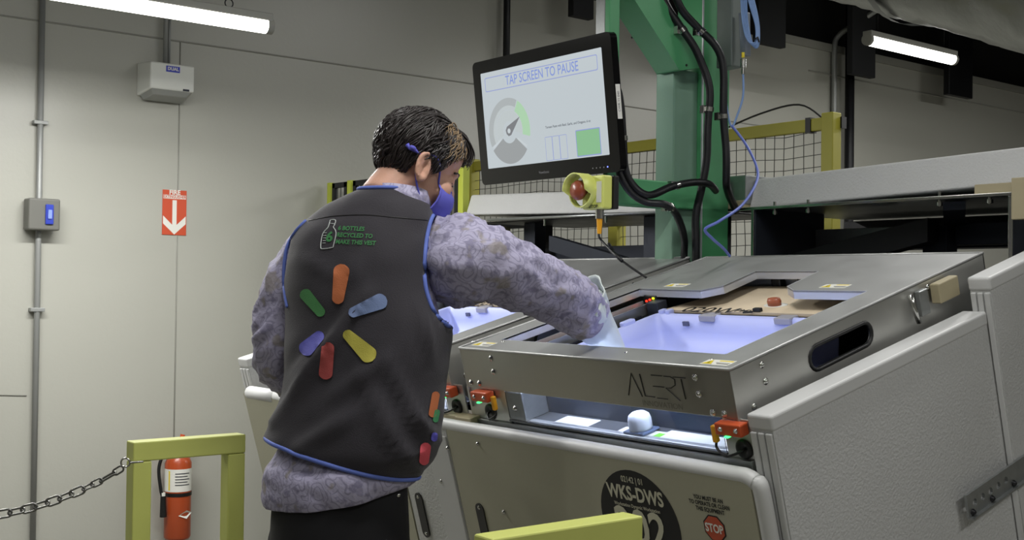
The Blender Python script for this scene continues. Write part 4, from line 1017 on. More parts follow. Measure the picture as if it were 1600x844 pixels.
def shirt_mat():
    M = bpy.data.materials.new('paisley_shirt'); M.use_nodes = True; nt = M.node_tree; b = nt.nodes['Principled BSDF']
    N_ = nt.nodes.new; Lk = nt.links.new
    tc = N_('ShaderNodeTexCoord')
    ns = N_('ShaderNodeTexNoise'); ns.inputs['Scale'].default_value = 14; ns.inputs['Detail'].default_value = 2; Lk(tc.outputs['Object'], ns.inputs[0])
    vm = N_('ShaderNodeMix'); vm.data_type = 'VECTOR'; vm.inputs[0].default_value = .06; Lk(tc.outputs['Object'], vm.inputs[4]); Lk(ns.outputs['Color'], vm.inputs[5])
    vo = N_('ShaderNodeTexVoronoi'); vo.inputs['Scale'].default_value = 26; Lk(vm.outputs[1], vo.inputs['Vector'])
    mu = N_('ShaderNodeMath'); mu.operation = 'MULTIPLY'; mu.inputs[1].default_value = 26; Lk(vo.outputs['Distance'], mu.inputs[0])
    sn = N_('ShaderNodeMath'); sn.operation = 'SINE'; Lk(mu.outputs[0], sn.inputs[0])
    r1 = N_('ShaderNodeValToRGB'); e = r1.color_ramp.elements; e[0].position = .45; e[0].color = (0, 0, 0, 1); e[1].position = .9; e[1].color = (.7, .7, .7, 1); Lk(sn.outputs[0], r1.inputs[0])
    n2 = N_('ShaderNodeTexNoise'); n2.inputs['Scale'].default_value = 40; n2.inputs['Detail'].default_value = 3; Lk(tc.outputs['Object'], n2.inputs[0])
    r2 = N_('ShaderNodeValToRGB'); e = r2.color_ramp.elements; e[0].position = .53; e[0].color = (0, 0, 0, 1); e[1].position = .63; e[1].color = (1, 1, 1, 1); Lk(n2.outputs[0], r2.inputs[0])
    mxa = N_('ShaderNodeMath'); mxa.operation = 'MAXIMUM'; Lk(r1.outputs[0], mxa.inputs[0]); Lk(r2.outputs[0], mxa.inputs[1])
    sc_ = N_('ShaderNodeMath'); sc_.operation = 'MULTIPLY'; sc_.inputs[1].default_value = .52; Lk(mxa.outputs[0], sc_.inputs[0])
    mx = N_('ShaderNodeMix'); mx.data_type = 'RGBA'; mx.inputs[6].default_value = lin((172, 168, 194)); mx.inputs[7].default_value = lin((62, 58, 92)); Lk(sc_.outputs[0], mx.inputs[0])
    n3 = N_('ShaderNodeTexNoise'); n3.inputs['Scale'].default_value = 20; Lk(tc.outputs['Object'], n3.inputs[0])
    r3 = N_('ShaderNodeValToRGB'); e = r3.color_ramp.elements; e[0].position = .60; e[0].color = (0, 0, 0, 1); e[1].position = .66; e[1].color = (.6, .6, .6, 1); Lk(n3.outputs[0], r3.inputs[0])
    m3 = N_('ShaderNodeMix'); m3.data_type = 'RGBA'; m3.inputs[7].default_value = lin((150, 142, 128)); Lk(r3.outputs[0], m3.inputs[0]); Lk(mx.outputs[2], m3.inputs[6])
    Lk(m3.outputs[2], b.inputs['Base Color']); b.inputs['Roughness'].default_value = .75
    n4 = N_('ShaderNodeTexNoise'); n4.inputs['Scale'].default_value = 30; n4.inputs['Detail'].default_value = 4; Lk(tc.outputs['Object'], n4.inputs[0])
    bp = N_('ShaderNodeBump'); bp.inputs['Strength'].default_value = .5; bp.inputs['Distance'].default_value = .01; Lk(n4.outputs[0], bp.inputs['Height']); Lk(bp.outputs[0], b.inputs['Normal'])
    return M
m_shirt = shirt_mat()

PSI = radians(22)
BF = Vector((cos(PSI), sin(PSI), 0)); BR = Vector((sin(PSI), -cos(PSI), 0)); BU = Vector((0, 0, 1))
kf, kr = abs(BF.dot(CR)), abs(BR.dot(CR))
def interp_sections(S, n):
    P = spline([Vector((s[0], s[1], s[2]*100)) for s in S], n); Q = spline([Vector((s[3], s[4]*1000, 0)) for s in S], n)
    return [(p.x, p.y, p.z/100, q.x, q.y/1000) for p, q in zip(P, Q)]
def ring_at(sec, off=0.0, seg=64, shear=(0, 0), ex=2.3):
    u, v, d, W, h = sec
    c = seen(u, v, d); Wm = W*d/FPX
    w_ = math.sqrt(max(Wm*Wm-(h*kf)**2, .0009))/kr
    w_ += off; h_ = h+off; R = []
    for i in range(seg):
        a = 2*pi*i/seg; ca, sa = cos(a), sin(a)
        q = (abs(ca)**ex+abs(sa)**ex)**(-1/ex)
        p = c + BR*(w_*ca*q) + BF*(h_*sa*q)
        t = (p-c).dot(CR)/max(Wm, .01); p = p + BU*(shear[0]*t + shear[1]*(1-t*t))
        R.append(p)
    return R
VS = [(533, 714, 2.55, 118, .120), (546, 695, 2.55, 135, .130), (558, 650, 2.55, 133, .128), (567, 600, 2.555, 128, .125), (573, 550, 2.56, 129, .125), (574, 500, 2.57, 130, .122),
      (566, 450, 2.58, 122, .120), (565, 400, 2.59, 116, .115), (568, 365, 2.60, 110, .110), (581, 340, 2.60, 97, .098), (590, 322, 2.60, 82, .088), (600, 308, 2.60, 62, .078), (612, 298, 2.60, 48, .070)]
VSI = interp_sections(VS, 5)
FOLDS = [((428, 660), (572, 458), 9, .0075), ((450, 600), (500, 530), 8, .005), ((520, 620), (600, 560), 10, .004), ((560, 585), (632, 715), 9, .006), ((600, 560), (668, 690), 9, .006), ((575, 650), (655, 742), 7, .005),
         ((655, 470), (672, 560), 8, .005), ((470, 400), (520, 430), 9, .004), ((560, 400), (548, 440), 7, .004), ((610, 720), (668, 700), 6, .004), ((470, 700), (560, 640), 12, .005), ((630, 640), (690, 690), 7, .005)]
def segd(p, a, b):
    ax, ay = b[0]-a[0], b[1]-a[1]; t = max(0, min(1, ((p[0]-a[0])*ax+(p[1]-a[1])*ay)/(ax*ax+ay*ay)))
    return math.hypot(p[0]-a[0]-ax*t, p[1]-a[1]-ay*t), t
def folded(p, c, amp=1.0):
    out = (p-c); out.z = 0
    if out.length < 1e-5: return p
    out.normalize(); u, v = pix(p); d = 0
    for a, b, w, am in FOLDS:
        ds, t = segd((u, v), a, b); d += 2.4*am*math.exp(-(ds/w)**2)*(.35+.65*sin(pi*min(max(t, .06), .94)))
        ds2 = segd((u+w*1.6, v+w*1.0), a, b)[0]; d -= am*.45*math.exp(-(ds2/w)**2)
    d += .004*noise.noise(p*11)+.0018*noise.noise(p*26)
    return p+out*d*amp
n_sec = len(VSI)
vest_rings = []
for k, s_ in enumerate(VSI):
    f_ = max(0, 1-k/8); sh = (-.036*f_, -.0*f_)
    c = seen(s_[0], s_[1], s_[2])
    vest_rings.append([folded(p, c) for p in ring_at(s_, 0, 72, sh)])

hip = seen(531, 790, 2.56)
feetL = Vector((1.18, 2.36, 0)); feetR = Vector((1.24, 2.03, 0))
# arms (centre u, v, depth, radius in metres)
RA = [(640, 400, 2.68, .075), (684, 404, 2.67, .090), (710, 407, 2.59, .099), (737, 409, 2.54, .092), (775, 418, 2.56, .079), (815, 434, 2.61, .073), (848, 448, 2.67, .069), (880, 466, 2.73, .070), (903, 483, 2.78, .066), (916, 495, 2.81, .060)]
LA = [(520, 385, 2.66, .05), (502, 392, 2.68, .055), (482, 404, 2.70, .060), (458, 445, 2.71, .066), (446, 495, 2.71, .068), (441, 540, 2.72, .066), (447, 575, 2.76, .062)]
hand0 = seen(918, 496, 2.81); wrist = seen(952, 538, 2.885)
# --- body as one surface
def voxel(mb, size, smooth=3, name='tmp'):
    o = mb.build(name, m_skin)
    r = o.modifiers.new('r', 'REMESH'); r.mode = 'VOXEL'; r.voxel_size = size
    sm = o.modifiers.new('s', 'SMOOTH'); sm.factor = .5; sm.iterations = smooth
    dg = bpy.context.evaluated_depsgraph_get(); dg.update()
    me = bpy.data.meshes.new_from_object(o.evaluated_get(dg)); loc = o.location.copy()
    bpy.data.objects.remove(o); me.transform(Matrix.Translation(loc))
    for p in me.polygons: p.use_smooth = True
    return me
def link_mesh(name, me, M, parent=None):
    me.name = name; me.materials.clear(); me.materials.append(M)
    for p in me.polygons: p.material_index = 0
    o = bpy.data.objects.new(name, me); COL.objects.link(o)
    if parent is None:
        zs = [v.co for v in me.vertices]; c = Vector((hip.x, hip.y, min(p.z for p in zs)))
        me.transform(Matrix.Translation(-c)); o.location = c; ROOT[o.name] = Matrix.Translation(c)
    else:
        me.transform(ROOT[parent.name].inverted()); o.parent = parent; ROOT[o.name] = ROOT[parent.name]
    return o
HY, HP = radians(-14), radians(27)
hf = Vector((cos(HY)*cos(HP), sin(HY)*cos(HP), -sin(HP))); hl = Vector((-sin(HY), cos(HY), 0)); hu = hf.cross(hl)
roll_ = radians(4)
HC = seen(652, 255, 2.62)
HM = Matrix((hf, hl, hu)).transposed().to_4x4(); HM.translation = HC
HM = HM @ Matrix.Scale(.955, 4)
def H(x, y, z): return HM @ Vector((x, y, z))
# hand builder: palm centre, direction of fingers, back-of-hand normal
def hand(mb, w_, d, back, sgn, fat=1.0, curl=.5):
    d = d.normalized(); back = (back-d*back.dot(d)).normalized(); s = d.cross(back)*sgn       # s points to the thumb side
    def Q(x, y, z): return w_ + d*x + s*y + back*z
    mb.loft([[Q(x, ww*cos(a), tt*sin(a)) for a in [2*pi*i/16 for i in range(16)]] for x, ww, tt in ((-.02, .028*fat, .021*fat), (.01, .031*fat, .019*fat), (.05, .042*fat, .016*fat), (.085, .042*fat, .014*fat), (.097, .036*fat, .010*fat))])
    for k, (y, ln) in enumerate(((.030, .072), (.010, .080), (-.011, .074), (-.031, .058))):
        p = Q(.075, y, 0); pts = [p, Q(.092, y, 0)]; ang = 0; cur = pts[-1]
        for q, fr in enumerate((.45, .32, .23)):
            ang += curl*(.7+.12*k); cur = cur + (d*cos(ang)-back*sin(ang))*ln*fr; pts.append(cur)
        mb.tube(pts, [.0098*fat, .0098*fat, .0092*fat, .0085*fat, .0068*fat], 10)
    mb.tube([Q(.015, .018, -.004), Q(.045, .045, -.012), Q(.070, .060, -.020), Q(.092, .064, -.032)], [.014*fat, .0125*fat, .011*fat, .008*fat], 10)
b = MB()
# torso inside the clothes
b.loft([ring_at(s_, -.022, 32) for s_ in VSI[5::4]]+[ring_at(VSI[-1], -.030, 32)])
hw = .125
b.loft([[hip+BR*(hw*cos(a))+BF*(.09*sin(a))+BU*z for a in [2*pi*i/24 for i in range(24)]] for z in (-.10, -.02, .08, .20)])
for ft, sg_ in ((feetL, -1), (feetR, 1)):
    h0 = hip+BR*(.085*sg_)+BU*(-.02); kn = (h0*.46+ft*.54)+BF*.03; kn.z = .49
    an_ = Vector((ft.x, ft.y, .09))
    b.tube(spline([h0, (h0+kn)/2, kn, (kn+an_)/2-BF*.012, an_], 4), [.070-.036*i/16 for i in range(17)], 14)
    b.ell((0, 0, 0), .125, .045, .04, Matrix.Translation(ft+BF*.06+BU*.045) @ Matrix.Rotation(PSI, 4, 'Z'), 16, 10)
# arms
ra = [(seen(u, v, d), r*.62) for u, v, d, r in RA]; ra.append((wrist, .027))
b.tube([seen(640, 380, 2.57)]+[p for p, r in ra], [.06]+[min(r, .056) if i < 8 else r for i, (p, r) in enumerate(ra)], 14)
la_end = [Vector((1.44, 2.56, 1.12)), Vector((1.58, 2.57, 1.12))]
la = [(seen(u, v, d), r*.62) for u, v, d, r in LA]
b.tube([seen(520, 375, 2.66)]+[p for p, r in la]+la_end, [.055]+[min(r, .052) for p, r in la]+[.036, .027], 14)
hdir = (wrist-hand0).normalized(); hdR = (hdir*.6+TT*.12-NN*.75+YY*.05).normalized()
hand(b, wrist, hdR, (TT*-.55+BU*.6+YY*.1), -1, .9)
hand(b, la_end[1], (TT*.5-BU*.5-YY*.25), BU, 1, .9, .35)
# neck
nb = seen(621, 322, 2.59)
b.tube([nb+BU*-.06-BF*.01, nb+BU*.0+BF*.005, H(-.030, 0, -.095), H(-.012, 0, -.04)], [.070, .060, .058, .058], 20)
b.tube([seen(560, 345, 2.62), nb-BU*.02, seen(665, 345, 2.55)], [.03, .045, .03], 14)
# head
def E(cx, cy, cz, rx, ry, rz): b.ell((cx, cy, cz), rx, ry, rz, HM, 28, 18)
E(-.005, 0, .030, .098, .077, .088); E(.035, 0, -.030, .060, .062, .080); E(.022, 0, -.070, .062, .058, .048); E(.072, 0, -.100, .026, .028, .022)
E(.040, 0, .045, .056, .066, .055)
E(.098, 0, -.028, .018, .014, .020); E(.092, 0, -.008, .012, .009, .026); E(.084, 0, .014, .014, .048, .012); E(.088, 0, -.066, .014, .024, .013)
for s_ in (-1, 1):
    E(.066, s_*.040, -.036, .026, .024, .028); E(.079, s_*.031, -.006, .014, .016, .011)
    # ear: rim, lobe and inner fold
    ctr = Vector((-.006, s_*.080, -.022))
    rim = [H(ctr.x+.017*cos(a)*(1 if cos(a) < 0 else .8)-.006*sin(a), ctr.y+s_*(.009 if cos(a) < .2 else .001), ctr.z+.031*sin(a)) for a in [radians(d) for d in range(-70, 260, 22)]]
    b.tube(rim, .0054, 8)
    b.ell((ctr.x-.001, ctr.y-s_*.006, ctr.z), .015, .006, .028, HM); b.ell((ctr.x+.003, ctr.y+s_*.004, ctr.z-.027), .009, .006, .010, HM)
    b.tube([H(ctr.x-.004, ctr.y+s_*.006, ctr.z+.016), H(ctr.x-.009, ctr.y+s_*.007, ctr.z), H(ctr.x-.003, ctr.y+s_*.006, ctr.z-.014)], .0035, 8)
    E(ctr.x+.012, ctr.y+s_*.001, ctr.z-.004, .005, .006, .007)
body_me = voxel(b, .0042, 2)
man = link_mesh('person', body_me, m_skin)
setp(man, 'man seen from behind in a charcoal vest over a paisley shirt, reaching into the tote', 'person')
# --- trousers
b = MB()
rs = []
for z, ww, hh in ((-.12, .165, .125), (-.04, .162, .125), (.03, .158, .12), (.09, .152, .115)):
    c = hip+BU*z; q = []
    for i in range(32):
        a = 2*pi*i/32; q.append(c+BR*(ww*cos(a))+BF*(hh*sin(a)))
    rs.append(q)
b.loft(rs)
for ft, sg_ in ((feetL, -1), (feetR, 1)):
    h0 = hip+BR*(.080*sg_)+BU*(-.08); kn = (h0*.46+ft*.54)+BF*.03; kn.z = .49; an_ = Vector((ft.x, ft.y, .07))
    sp = spline([h0, (h0+kn)/2, kn, (kn+an_)/2-BF*.012, an_], 4)
    b.tube(sp, [.092-.026*i/16 for i in range(17)], 16)
tr = link_mesh('trousers', voxel(b, .008, 4), m_pants, man)
b = MB(); rv = seen(622, 777, 2.43); rn = (EYE-rv).normalized()
bvt = BVHTree.FromPolygons([ROOT[tr.name] @ v.co for v in tr.data.vertices], [tuple(p.vertices) for p in tr.data.polygons])
def hit(bv, u, v, lift=.001):
    r = ray(u, v).normalized(); h = bv.ray_cast(EYE, r)
    return (h[0]-r*lift) if h[0] is not None else None
p = hit(bvt, 622, 774)
if p: b.lathe(p, -ray(622, 774), [(.005, 0), (.004, .002), (0, .003)], 10); b.build('rivet', m_chrome, tr)
b = MB(); pts = [hit(bvt, u, v, .002) for u, v in spline([Vector((596, 775, 0)), Vector((608, 790, 0)), Vector((628, 792, 0)), Vector((642, 788, 0))], 5) for u, v in [(u, v)]] if False else []
for ft in (feetL, feetR):
    s_ = MB(); R_ = Matrix.Translation(ft+BF*.06) @ Matrix.Rotation(PSI, 4, 'Z')
    s_.loft([[R_ @ Vector((.145*k_*cos(a), .052*k_*sin(a)*(1 if cos(a) > 0 else .85), z)) for a in [2*pi*i/24 for i in range(24)]] for z, k_ in ((0, .98), (.025, 1), (.03, .95), (.06, .82), (.09, .5))])
    s_.build('shoe', m_black, man)
# --- shirt
TS = [(526, 772, 2.555, 112, .118), (526, 762, 2.555, 117, .125), (530, 740, 2.55, 118, .124), (536, 718, 2.55, 110, .110), (548, 695, 2.55, 112, .10), (556, 660, 2.55, 112, .10), (573, 550, 2.56, 118, .11), (566, 450, 2.58, 112, .105), (568, 370, 2.60, 100, .098), (590, 325, 2.60, 76, .082), (606, 305, 2.60, 56, .072)]
TSI = interp_sections(TS, 5)
rings = []
for k, s_ in enumerate(TSI):
    f_ = max(0, 1-k/10); c = seen(s_[0], s_[1], s_[2])
    R = ring_at(s_, 0, 72, (.030*f_, -.012*f_)); rings.append([p+(p-c).normalized()*(.006*noise.noise(p*18)+.004*noise.noise(p*40)) if k < 14 else p for p in R])
b = MB(); b.loft(rings, True, False)
def sleeve(A, mb, seed, extra=()):
    P = [seen(u, v, d) for u, v, d, r in A]+[e[0] for e in extra]; Rr = [r for *_, r in A]+[e[1] for e in extra]
    sp = spline(P, 7); rr = spline([Vector((r, 0, 0)) for r in Rr], 7)
    n = len(sp); rings = []; up = Vector((0, 0, 1))
    for i, p in enumerate(sp):
        t = (sp[min(i+1, n-1)]-sp[max(i-1, 0)]).normalized(); uu = (up-t*up.dot(t)).normalized(); bb = t.cross(uu)
        R = []
        for j in range(48):
            a = 2*pi*j/48; r = rr[i].x
            q = Vector((i*.16, cos(a)*1.3+seed, sin(a)*1.3)); f_ = .05*(1-abs(noise.noise(q*1.3+Vector((0, 0, 9))))*4)*.6+.085*noise.noise(q)+.06*sin(i*.75+2.2*cos(a+seed)+seed)*(.5+.5*noise.noise(Vector((i*.2, cos(a), seed))))+.035*noise.noise(Vector((i*.5, cos(a)*4+seed, sin(a)*4)))
            f_ += .07*(1-abs(noise.noise(Vector((i*.11+cos(a)*.6, cos(a+i*.06)*2.2+seed, sin(a+i*.06)*2.2))))*5)*.8 if i > 3 else 0
            R.append(p+(uu*cos(a)+bb*sin(a))*r*(1+f_))
        rings.append(R)
    mb.loft(rings, True, False); return rings
rR = sleeve(RA, b, 1.3)
rL = sleeve(LA, b, 5.1, [(Vector((1.38, 2.54, 1.12)), .055), (Vector((1.46, 2.56, 1.12)), .05), (Vector((1.54, 2.57, 1.12)), .04)])
# collar
nkc = seen(622, 305, 2.59)
for i in range(1): 
    R1 = [nkc+BR*(.076*cos(a))+BF*(.072*sin(a))+BU*(-.035+.02*cos(a)*0) for a in [2*pi*j/40 for j in range(40)]]
    R2 = [nkc+BR*(.068*cos(a))+BF*(.064*sin(a)+.004)+BU*(.010-.012*sin(a)) for a in [2*pi*j/40 for j in range(40)]]
    b.loft([R1, R2], True, False)
shirt = b.build('shirt', m_shirt, man)
for p in shirt.data.polygons: p.use_smooth = True
sd = shirt.modifiers.new('s', 'SOLIDIFY'); sd.thickness = .003
# --- vest
b = MB()
b.loft(vest_rings, True, False)
ARM = [(326, 690), (338, 676), (365, 668), (400, 664), (440, 664), (470, 671), (495, 684), (513, 705)]
def cutx(v):
    for (v0, x0_), (v1, x1_) in zip(ARM, ARM[1:]):
        if v0 <= v <= v1: return x0_+(x1_-x0_)*(v-v0)/(v1-v0)
    return 1e9
keep_ = []
for f_ in b.f:
    cpt_ = sum((b.v[i] for i in f_), Vector())/len(f_); u_, v_ = pix(cpt_)
    if not (u_ > cutx(v_)+1): keep_.append(f_)
b.f = keep_; b.mi = [0]*len(keep_); b.sm = [True]*len(keep_)
vest = b.build('vest', m_vest, man)
sd = vest.modifiers.new('s', 'SOLIDIFY'); sd.thickness = .004; sd.offset = -1
c_ = MB(); c_.tube([p for p in vest_rings[0]], .0050, 8, closed=True); c_.build('hem_piping', m_pipe, vest)
c_ = MB(); c_.tube([p+BU*.001 for p in vest_rings[-1]], .0045, 8, closed=True); c_.build('neck_piping', m_pipe, vest)
bv = BVHTree.FromPolygons([ROOT[vest.name] @ v.co for v in vest.data.vertices], [tuple(p.vertices) for p in vest.data.polygons])
bvs = BVHTree.FromPolygons([ROOT[shirt.name] @ v.co for v in shirt.data.vertices], [tuple(p.vertices) for p in shirt.data.polygons])
def onvest(u, v, lift=.0015, smooth=False):
    r = ray(u, v).normalized(); h = bv.ray_cast(EYE, r)
    if h[0] is None: return None
    if smooth: return h[0]-r*lift
    return h[0]+h[1]*lift*(1 if h[1].dot(r) < 0 else -1)
def surf_line(mb, pts, r, lift=.001, n=10, bvh=None):
    out = []
    for p in spline([Vector((a, c, 0)) for a, c in pts], n):
        q = ray(p.x, p.y).normalized(); best = None
        for t_ in ([bv, bvs] if bvh is None else bvh):
            h = t_.ray_cast(EYE, q)
            if h[0] is not None and (best is None or h[3] < best[3]): best = h
        if best: out.append(best[0]-q*lift)
    if len(out) > 2: mb.tube(out, r, 8)
# armhole piping and yoke seam
c_ = MB(); surf_line(c_, [(690, 326), (676, 338), (668, 365), (664, 400), (664, 440), (671, 470), (684, 495), (705, 513)], .0048, .002); c_.build('armhole_piping', m_pipe, vest)
c_ = MB(); surf_line(c_, [(478, 345), (462, 362), (449, 385), (444, 415), (444, 450), (449, 480)], .0042, .002); c_.build('armhole_piping', m_pipe, vest)
c_ = MB(); surf_line(c_, [(482, 345), (520, 338), (570, 336), (620, 340), (668, 344)], .0013, 0, bvh=[bv]); c_.build('yoke_seam', m_black, vest)
# petals of the emblem
def capsule(a, b_, w0, w1, n=14, m_=10):
    a = Vector((a[0], a[1], 0)); b_ = Vector((b_[0], b_[1], 0)); d = (b_-a).normalized(); s = Vector((-d.y, d.x, 0)); rows = []
    L_ = (b_-a).length
    for i in range(n*2+1):
        t = i/(n*2); x = t*L_; w = w0+(w1-w0)*t
        e0 = min(x/max(w0, 1e-3), 1); e1 = min((L_-x)/max(w1, 1e-3), 1)
        w *= (1-(1-e0)**3*.75)*(1-(1-e1)**3*.75) 
        rows.append([a+d*x+s*(w*(2*j/m_-1)) for j in range(m_+1)])
    return rows
PET = [((472, 454), (505, 493), 8, 6, (74, 136, 80)), ((535, 413), (527, 475), 11, 7, (188, 108, 66)), ((604, 467), (545, 491), 11, 6, (112, 130, 170)), ((538, 518), (584, 562), 6, 12, (176, 168, 70)),
       ((513, 535), (508, 593), 8, 9, (170, 76, 74)), ((471, 552), (504, 520), 11, 6, (92, 92, 180)),
       ((682, 612), (675, 652), 5, 5, (188, 108, 66)), ((684, 640), (680, 660), 3.5, 3.5, (70, 150, 100)), ((666, 692), (662, 727), 7, 6, (226, 90, 104)), ((680, 676), (678, 690), 4, 4, (96, 92, 200))]
for k, (a, b_, w0, w1, col_) in enumerate(PET):
    rows = [[onvest(p.x, p.y, .0032, True) for p in r] for r in capsule(a, b_, w0*1.22, w1*1.22)]
    if any(q is None for r in rows for q in r): continue
    for it in range(6):
        rows = [[(rows[max(i-1, 0)][j]+rows[min(i+1, len(rows)-1)][j]+rows[i][max(j-1, 0)]+rows[i][min(j+1, len(rows[0])-1)])/4 if 0 < i < len(rows)-1 and 0 < j < len(rows[0])-1 else rows[i][j] for j in range(len(rows[0]))] for i in range(len(rows))]
    c_ = MB(); c_.loft(rows, False, False); c_.build('emblem_petal' if k < 6 else 'pocket_petal', mat('petal_%d' % k, col_, .7, bump=.2, bscale=400), vest)
# bottle icon and lettering
m_gpr = mat('green_print', (60, 128, 74), .7); m_wpr = mat('pale_print', (176, 182, 180), .7)
def text_px(mb, txt, u, v, size, slant=0, sx=1, mi=0, bold=0, cx=False):
    V, F = text_geo(txt, size, bold, 1, cx); ca, sa = cos(slant), sin(slant); out = []
    for p in V:
        x, y = p.x*sx+p.y*.18, p.y; out.append(onvest(u+x*ca-y*sa*-1*-1, v-(y*ca)-x*sa, .0016))
    if all(q is not None for q in out): mb.add(out, F, mi)
c_ = MB()
for k, tx in enumerate(['6 BOTTLES', 'RECYCLED TO', 'MAKE THIS VEST']): text_px(c_, tx, 529-k*2, 357+k*10.5, 9.2, radians(-2.5), .92, 0, .25)
text_px(c_, '6', 510, 371, 21, 0, 1, 0, .8)
c_.build('vest_lettering', m_gpr, vest)
c_ = MB()
bo = [(516, 344), (524, 344), (523, 351), (521, 355), (525, 364), (521, 383), (519, 387), (505, 389), (501, 386), (504, 366), (512, 356), (514, 351), (516, 344)]
surf_line(c_, bo, .0011, .0012, 4, [bv])
for i in range(5): surf_line(c_, [(505.5-.4*i, 364+i*4), (508, 364+i*4), (510-.4*i, 364+i*4)], .0008, .0012, 2, [bv])
surf_line(c_, [(515, 349), (519, 349.5), (523, 350)], .0009, .0012, 3, [bv])
c_.build('bottle_icon', m_wpr, vest)
c_ = MB(); q_ = [onvest(u, v, .004) for u, v in ((690, 580), (698, 583), (697, 604), (689, 602))]
# --- gloves
b = MB(); 
gp = [(seen(908, 478, 2.795), .062), (seen(915, 490, 2.81), .060), (seen(928, 507, 2.835), .050), (seen(942, 524, 2.86), .041), (wrist, .034), (wrist+hdR*.03, .033)]
b.tube(spline([p for p, r in gp], 5), [x.x for x in spline([Vector((r, 0, 0)) for p, r in gp], 5)], 24)
hand(b, wrist, hdR, (TT*-.55+BU*.6+YY*.1), -1, 1.08)
gm = voxel(b, .003, 4); 
glove = link_mesh('glove', gm, m_glove, man)
b = MB(); cpt = seen(910, 481, 2.80); ax_ = (seen(928, 507, 2.835)-seen(905, 474, 2.79)).normalized(); u1 = (BU-ax_*BU.dot(ax_)).normalized(); u2 = ax_.cross(u1)
rr_ = []
for k in range(6):
    rr_.append([cpt+ax_*(-.026+.012*k)+(u1*cos(a)+u2*sin(a))*(.073-.0035*k+.006*sin(3*a+1)+.004*sin(7*a+k*.5)) for a in [2*pi*i/40 for i in range(40)]])
b.loft(rr_, True, False); gc_ = b.build('glove_cuff', m_glove, glove); sd = gc_.modifiers.new('s', 'SOLIDIFY'); sd.thickness = .002
b = MB(); b.tube([la_end[1]-(la_end[1]-la_end[0]).normalized()*.07, la_end[1]], [.042, .032], 16); hand(b, la_end[1], (TT*.5-BU*.5-YY*.25), BU, 1, 1.05, .35)
link_mesh('glove', voxel(b, .004, 3), m_glove, man)
# --- mask
b = MB()
zs = [(-.020, .104, .050, .012), (-.034, .118, .060, .008), (-.052, .124, .066, .004), (-.072, .124, .067, .0), (-.092, .118, .064, -.002), (-.110, .104, .058, -.006), (-.124, .078, .046, -.01)]
rows = []
for z, rx, ry, dz in zs:
    row = []
    for i in range(25):
        a = radians(-66+132*i/24); pl_ = .0016*sin(z*620+a*2)
        row.append(H(.0+(rx+pl_)*cos(a)**.8 if cos(a) > 0 else 0, (ry+.010)*sin(a)*1.08, z+dz*abs(sin(a))*-1))
    rows.append(row)
b.loft(rows, False, False); mk = b.build('face_mask', m_mask, man); sd = mk.modifiers.new('s', 'SOLIDIFY'); sd.thickness = .003
b = MB(); b.tube(rows[0], .0020, 6); b.tube(rows[-1], .0020, 6); b.tube([r[0] for r in rows], .0024, 6); b.tube([r[-1] for r in rows], .0024, 6); b.build('mask_binding', m_mask, mk)
for s_, e_i in ((-1, 0), (1, -1)):
    b = MB(); b.tube(spline([rows[0][e_i], H(.030, s_*.077, .0), H(.008, s_*.087, .012), H(-.014, s_*.083, .004), H(-.022, s_*.082, -.022), H(-.006, s_*.080, -.056), H(.02, s_*.074, -.085), rows[-1][e_i]], 6), .0022, 8)
    b.build('ear_loop', m_mask, mk)
b = MB(); kn_ = [H(-.022, -.083, .0), H(-.034, -.086, -.001), H(-.046, -.084, .002), H(-.054, -.084, -.002), H(-.062, -.080, .004)]
b.tube(kn_, [.0025, .0028, .006, .0035, .005], 8); b.ell((-.048, -.086, .002), .009, .005, .0055, HM); b.build('mask_knot', m_mask, mk)
# --- hair
def zmin(x, y):
    T_ = [(-.13, -.105), (-.075, -.100), (-.045, -.085), (-.030, -.040), (-.022, -.004), (-.005, .012), (.006, .010), (.018, -.012), (.030, -.004), (.045, .022), (.065, .048), (.085, .066), (.12, .080)]
    for (a, za), (c, zc) in zip(T_, T_[1:]):
        if x <= c: return za+(zc-za)*(x-a)/(c-a)
    return .08
HCo = Vector((-.006, 0, .026)); HR_ = Vector((.104, .084, .096))
def scalp(th, ph, k=1.0):
    bulge = 1+.05*max(0, sin(ph))*max(0, cos(th))
    p = Vector((HCo.x+HR_.x*k*cos(ph)*cos(th), HCo.y+HR_.y*k*cos(ph)*sin(th), HCo.z+HR_.z*k*sin(ph)*bulge))
    if p.z < .0 and p.x < -.02:                        # run down into the nape
        t = min(1, -p.z/.09); p.x = max(p.x, -.108+.02*t) if p.x < -.08 else p.x
    return p
b = MB(); NU, NV = 96, 60; V = {}; F = []; vv = []
for i in range(NV+1):
    ph = -1.25+(pi/2+1.25)*i/NV
    for j in range(NU):
        th = 2*pi*j/NU; p = scalp(th, ph); n_ = noise.noise(p*55)*.005+noise.noise(Vector((p.x*30, p.y*90, p.z*60)))*.004
        e_ = max(0, min(1, (p.z-zmin(p.x, p.y))/.02)); k_ = .955+.06*e_
        p = HCo+(p-HCo)*(k_+n_*6*e_); vv.append((p, p.z >= zmin(p.x, p.y)-.001))
for i in range(NV):
    for j in range(NU):
        q = [i*NU+j, i*NU+(j+1) % NU, (i+1)*NU+(j+1) % NU, (i+1)*NU+j]
        if all(vv[t][1] for t in q): F.append(tuple(q))
b.add([HM @ p for p, _ in vv], F, 0, True)
hi = MB(); cnt = 0
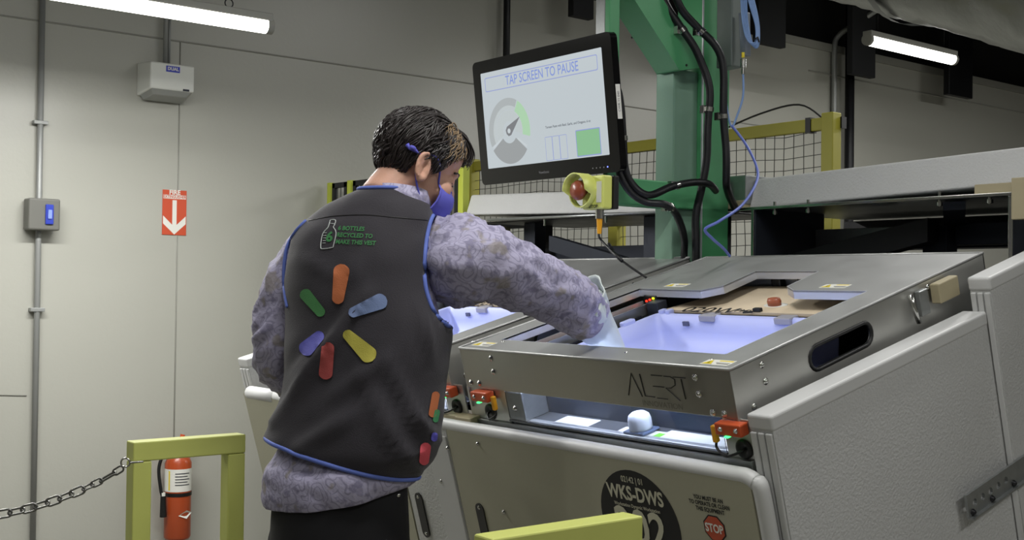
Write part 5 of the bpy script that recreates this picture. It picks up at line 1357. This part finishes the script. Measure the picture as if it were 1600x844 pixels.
def strand(mb, th, ph, ln, r, dirf, ph0, lift=1.03, n=9):
    p = scalp(th, ph); 
    if p.z < zmin(p.x, p.y)-.001: return
    out = []; c = HCo
    for k in range(n):
        q = (p-c); rad = Vector((q.x/HR_.x, q.y/HR_.y, q.z/HR_.z)).length
        nrm = Vector((q.x/HR_.x**2, q.y/HR_.y**2, q.z/HR_.z**2)).normalized()
        base = c+q*(1/rad) if p.z > -.01 else p
        off = lift-1+.045*sin(pi*k/(n-1))+.02*sin(ph0+k*.6)
        out.append(HM @ (base+nrm*(off*.09)))
        d = dirf(p); d = d+Vector((.42*sin(ph0*1.7+k*.5), .42*cos(ph0+k*.5), .1*sin(ph0+k))); d = (d-nrm*d.dot(nrm)).normalized()
        p = base+d*ln/n
        if p.z < zmin(p.x, p.y)-.012 and p.x > -.04 and k > 2: break
    if len(out) >= 3:
        m_ = len(out); mb.tube(out, [r*(.6+.6*sin(pi*min(i/(m_-1)+.15, 1)))*(1-.75*(i/(m_-1))**3) for i in range(m_)], 5, caps=False)
def flow(p):
    if p.x > .035 and p.z > .085: return Vector((.5, -.55 if p.y < .02 else .5, -.35))
    if p.x > .02: return Vector((-.35, 0, -1))
    if p.z > .09: return Vector((-.8, -.4, -.2))
    return Vector((-.35, 0, -.9))
for i in range(2600):
    th = random.uniform(0, 2*pi); ph = math.asin(random.uniform(-.85, 1))
    strand(b, th, ph, random.uniform(.030, .070), random.uniform(.0009, .0020), flow, 2.2*noise.noise(Vector((th*1.1, ph*1.6, 4)))*3+random.uniform(0, .35), 1.0+random.uniform(0, .05), 11)
for i in range(60):                                   # forelock over the forehead
    y = random.uniform(-.045, .035); x = .075+random.uniform(-.012, .012); ph0 = random.uniform(0, 6)
    pts = [H(x-.05, y*.7, .112), H(x-.015, y*.9, .104+random.uniform(-.004, .006)), H(x+.010, y, .084), H(x+.020+random.uniform(-.003, .003), y*1.05, .060+random.uniform(-.01, .01)), H(x+.017, y*1.1, .044+random.uniform(-.01, .01))]
    b.tube(spline(pts, 4), [.0022*(1-.7*k/16) for k in range(17)], 5, caps=False)
for i in range(80):
    th = random.uniform(-1.15, -.45); ph = random.uniform(.35, 1.05)
    strand(hi, th, ph, random.uniform(.05, .075), random.uniform(.0008, .0016), lambda p: Vector((-.38, 0, -1)), random.uniform(0, 6.28), 1.035+random.uniform(0, .012), 12)
hair = b.build('hair', m_hair, man)
ho = hi.build('hair_streak', m_hairl, man); ho['label'] = 'blond streaked strands at the right temple'
# eyebrows and lashes
for s_ in (-1, 1):
    b = MB(); b.tube(spline([H(.098, s_*.012, .012), H(.092, s_*.034, .018), H(.076, s_*.050, .012)], 5), .0026, 6); b.build('eyebrow', m_hair, man)
    b = MB(); b.tube(spline([H(.094, s_*.020, -.010), H(.0915, s_*.033, -.013), H(.082, s_*.045, -.010)], 5), .0015, 6); b.build('eyelash', m_hair, man)
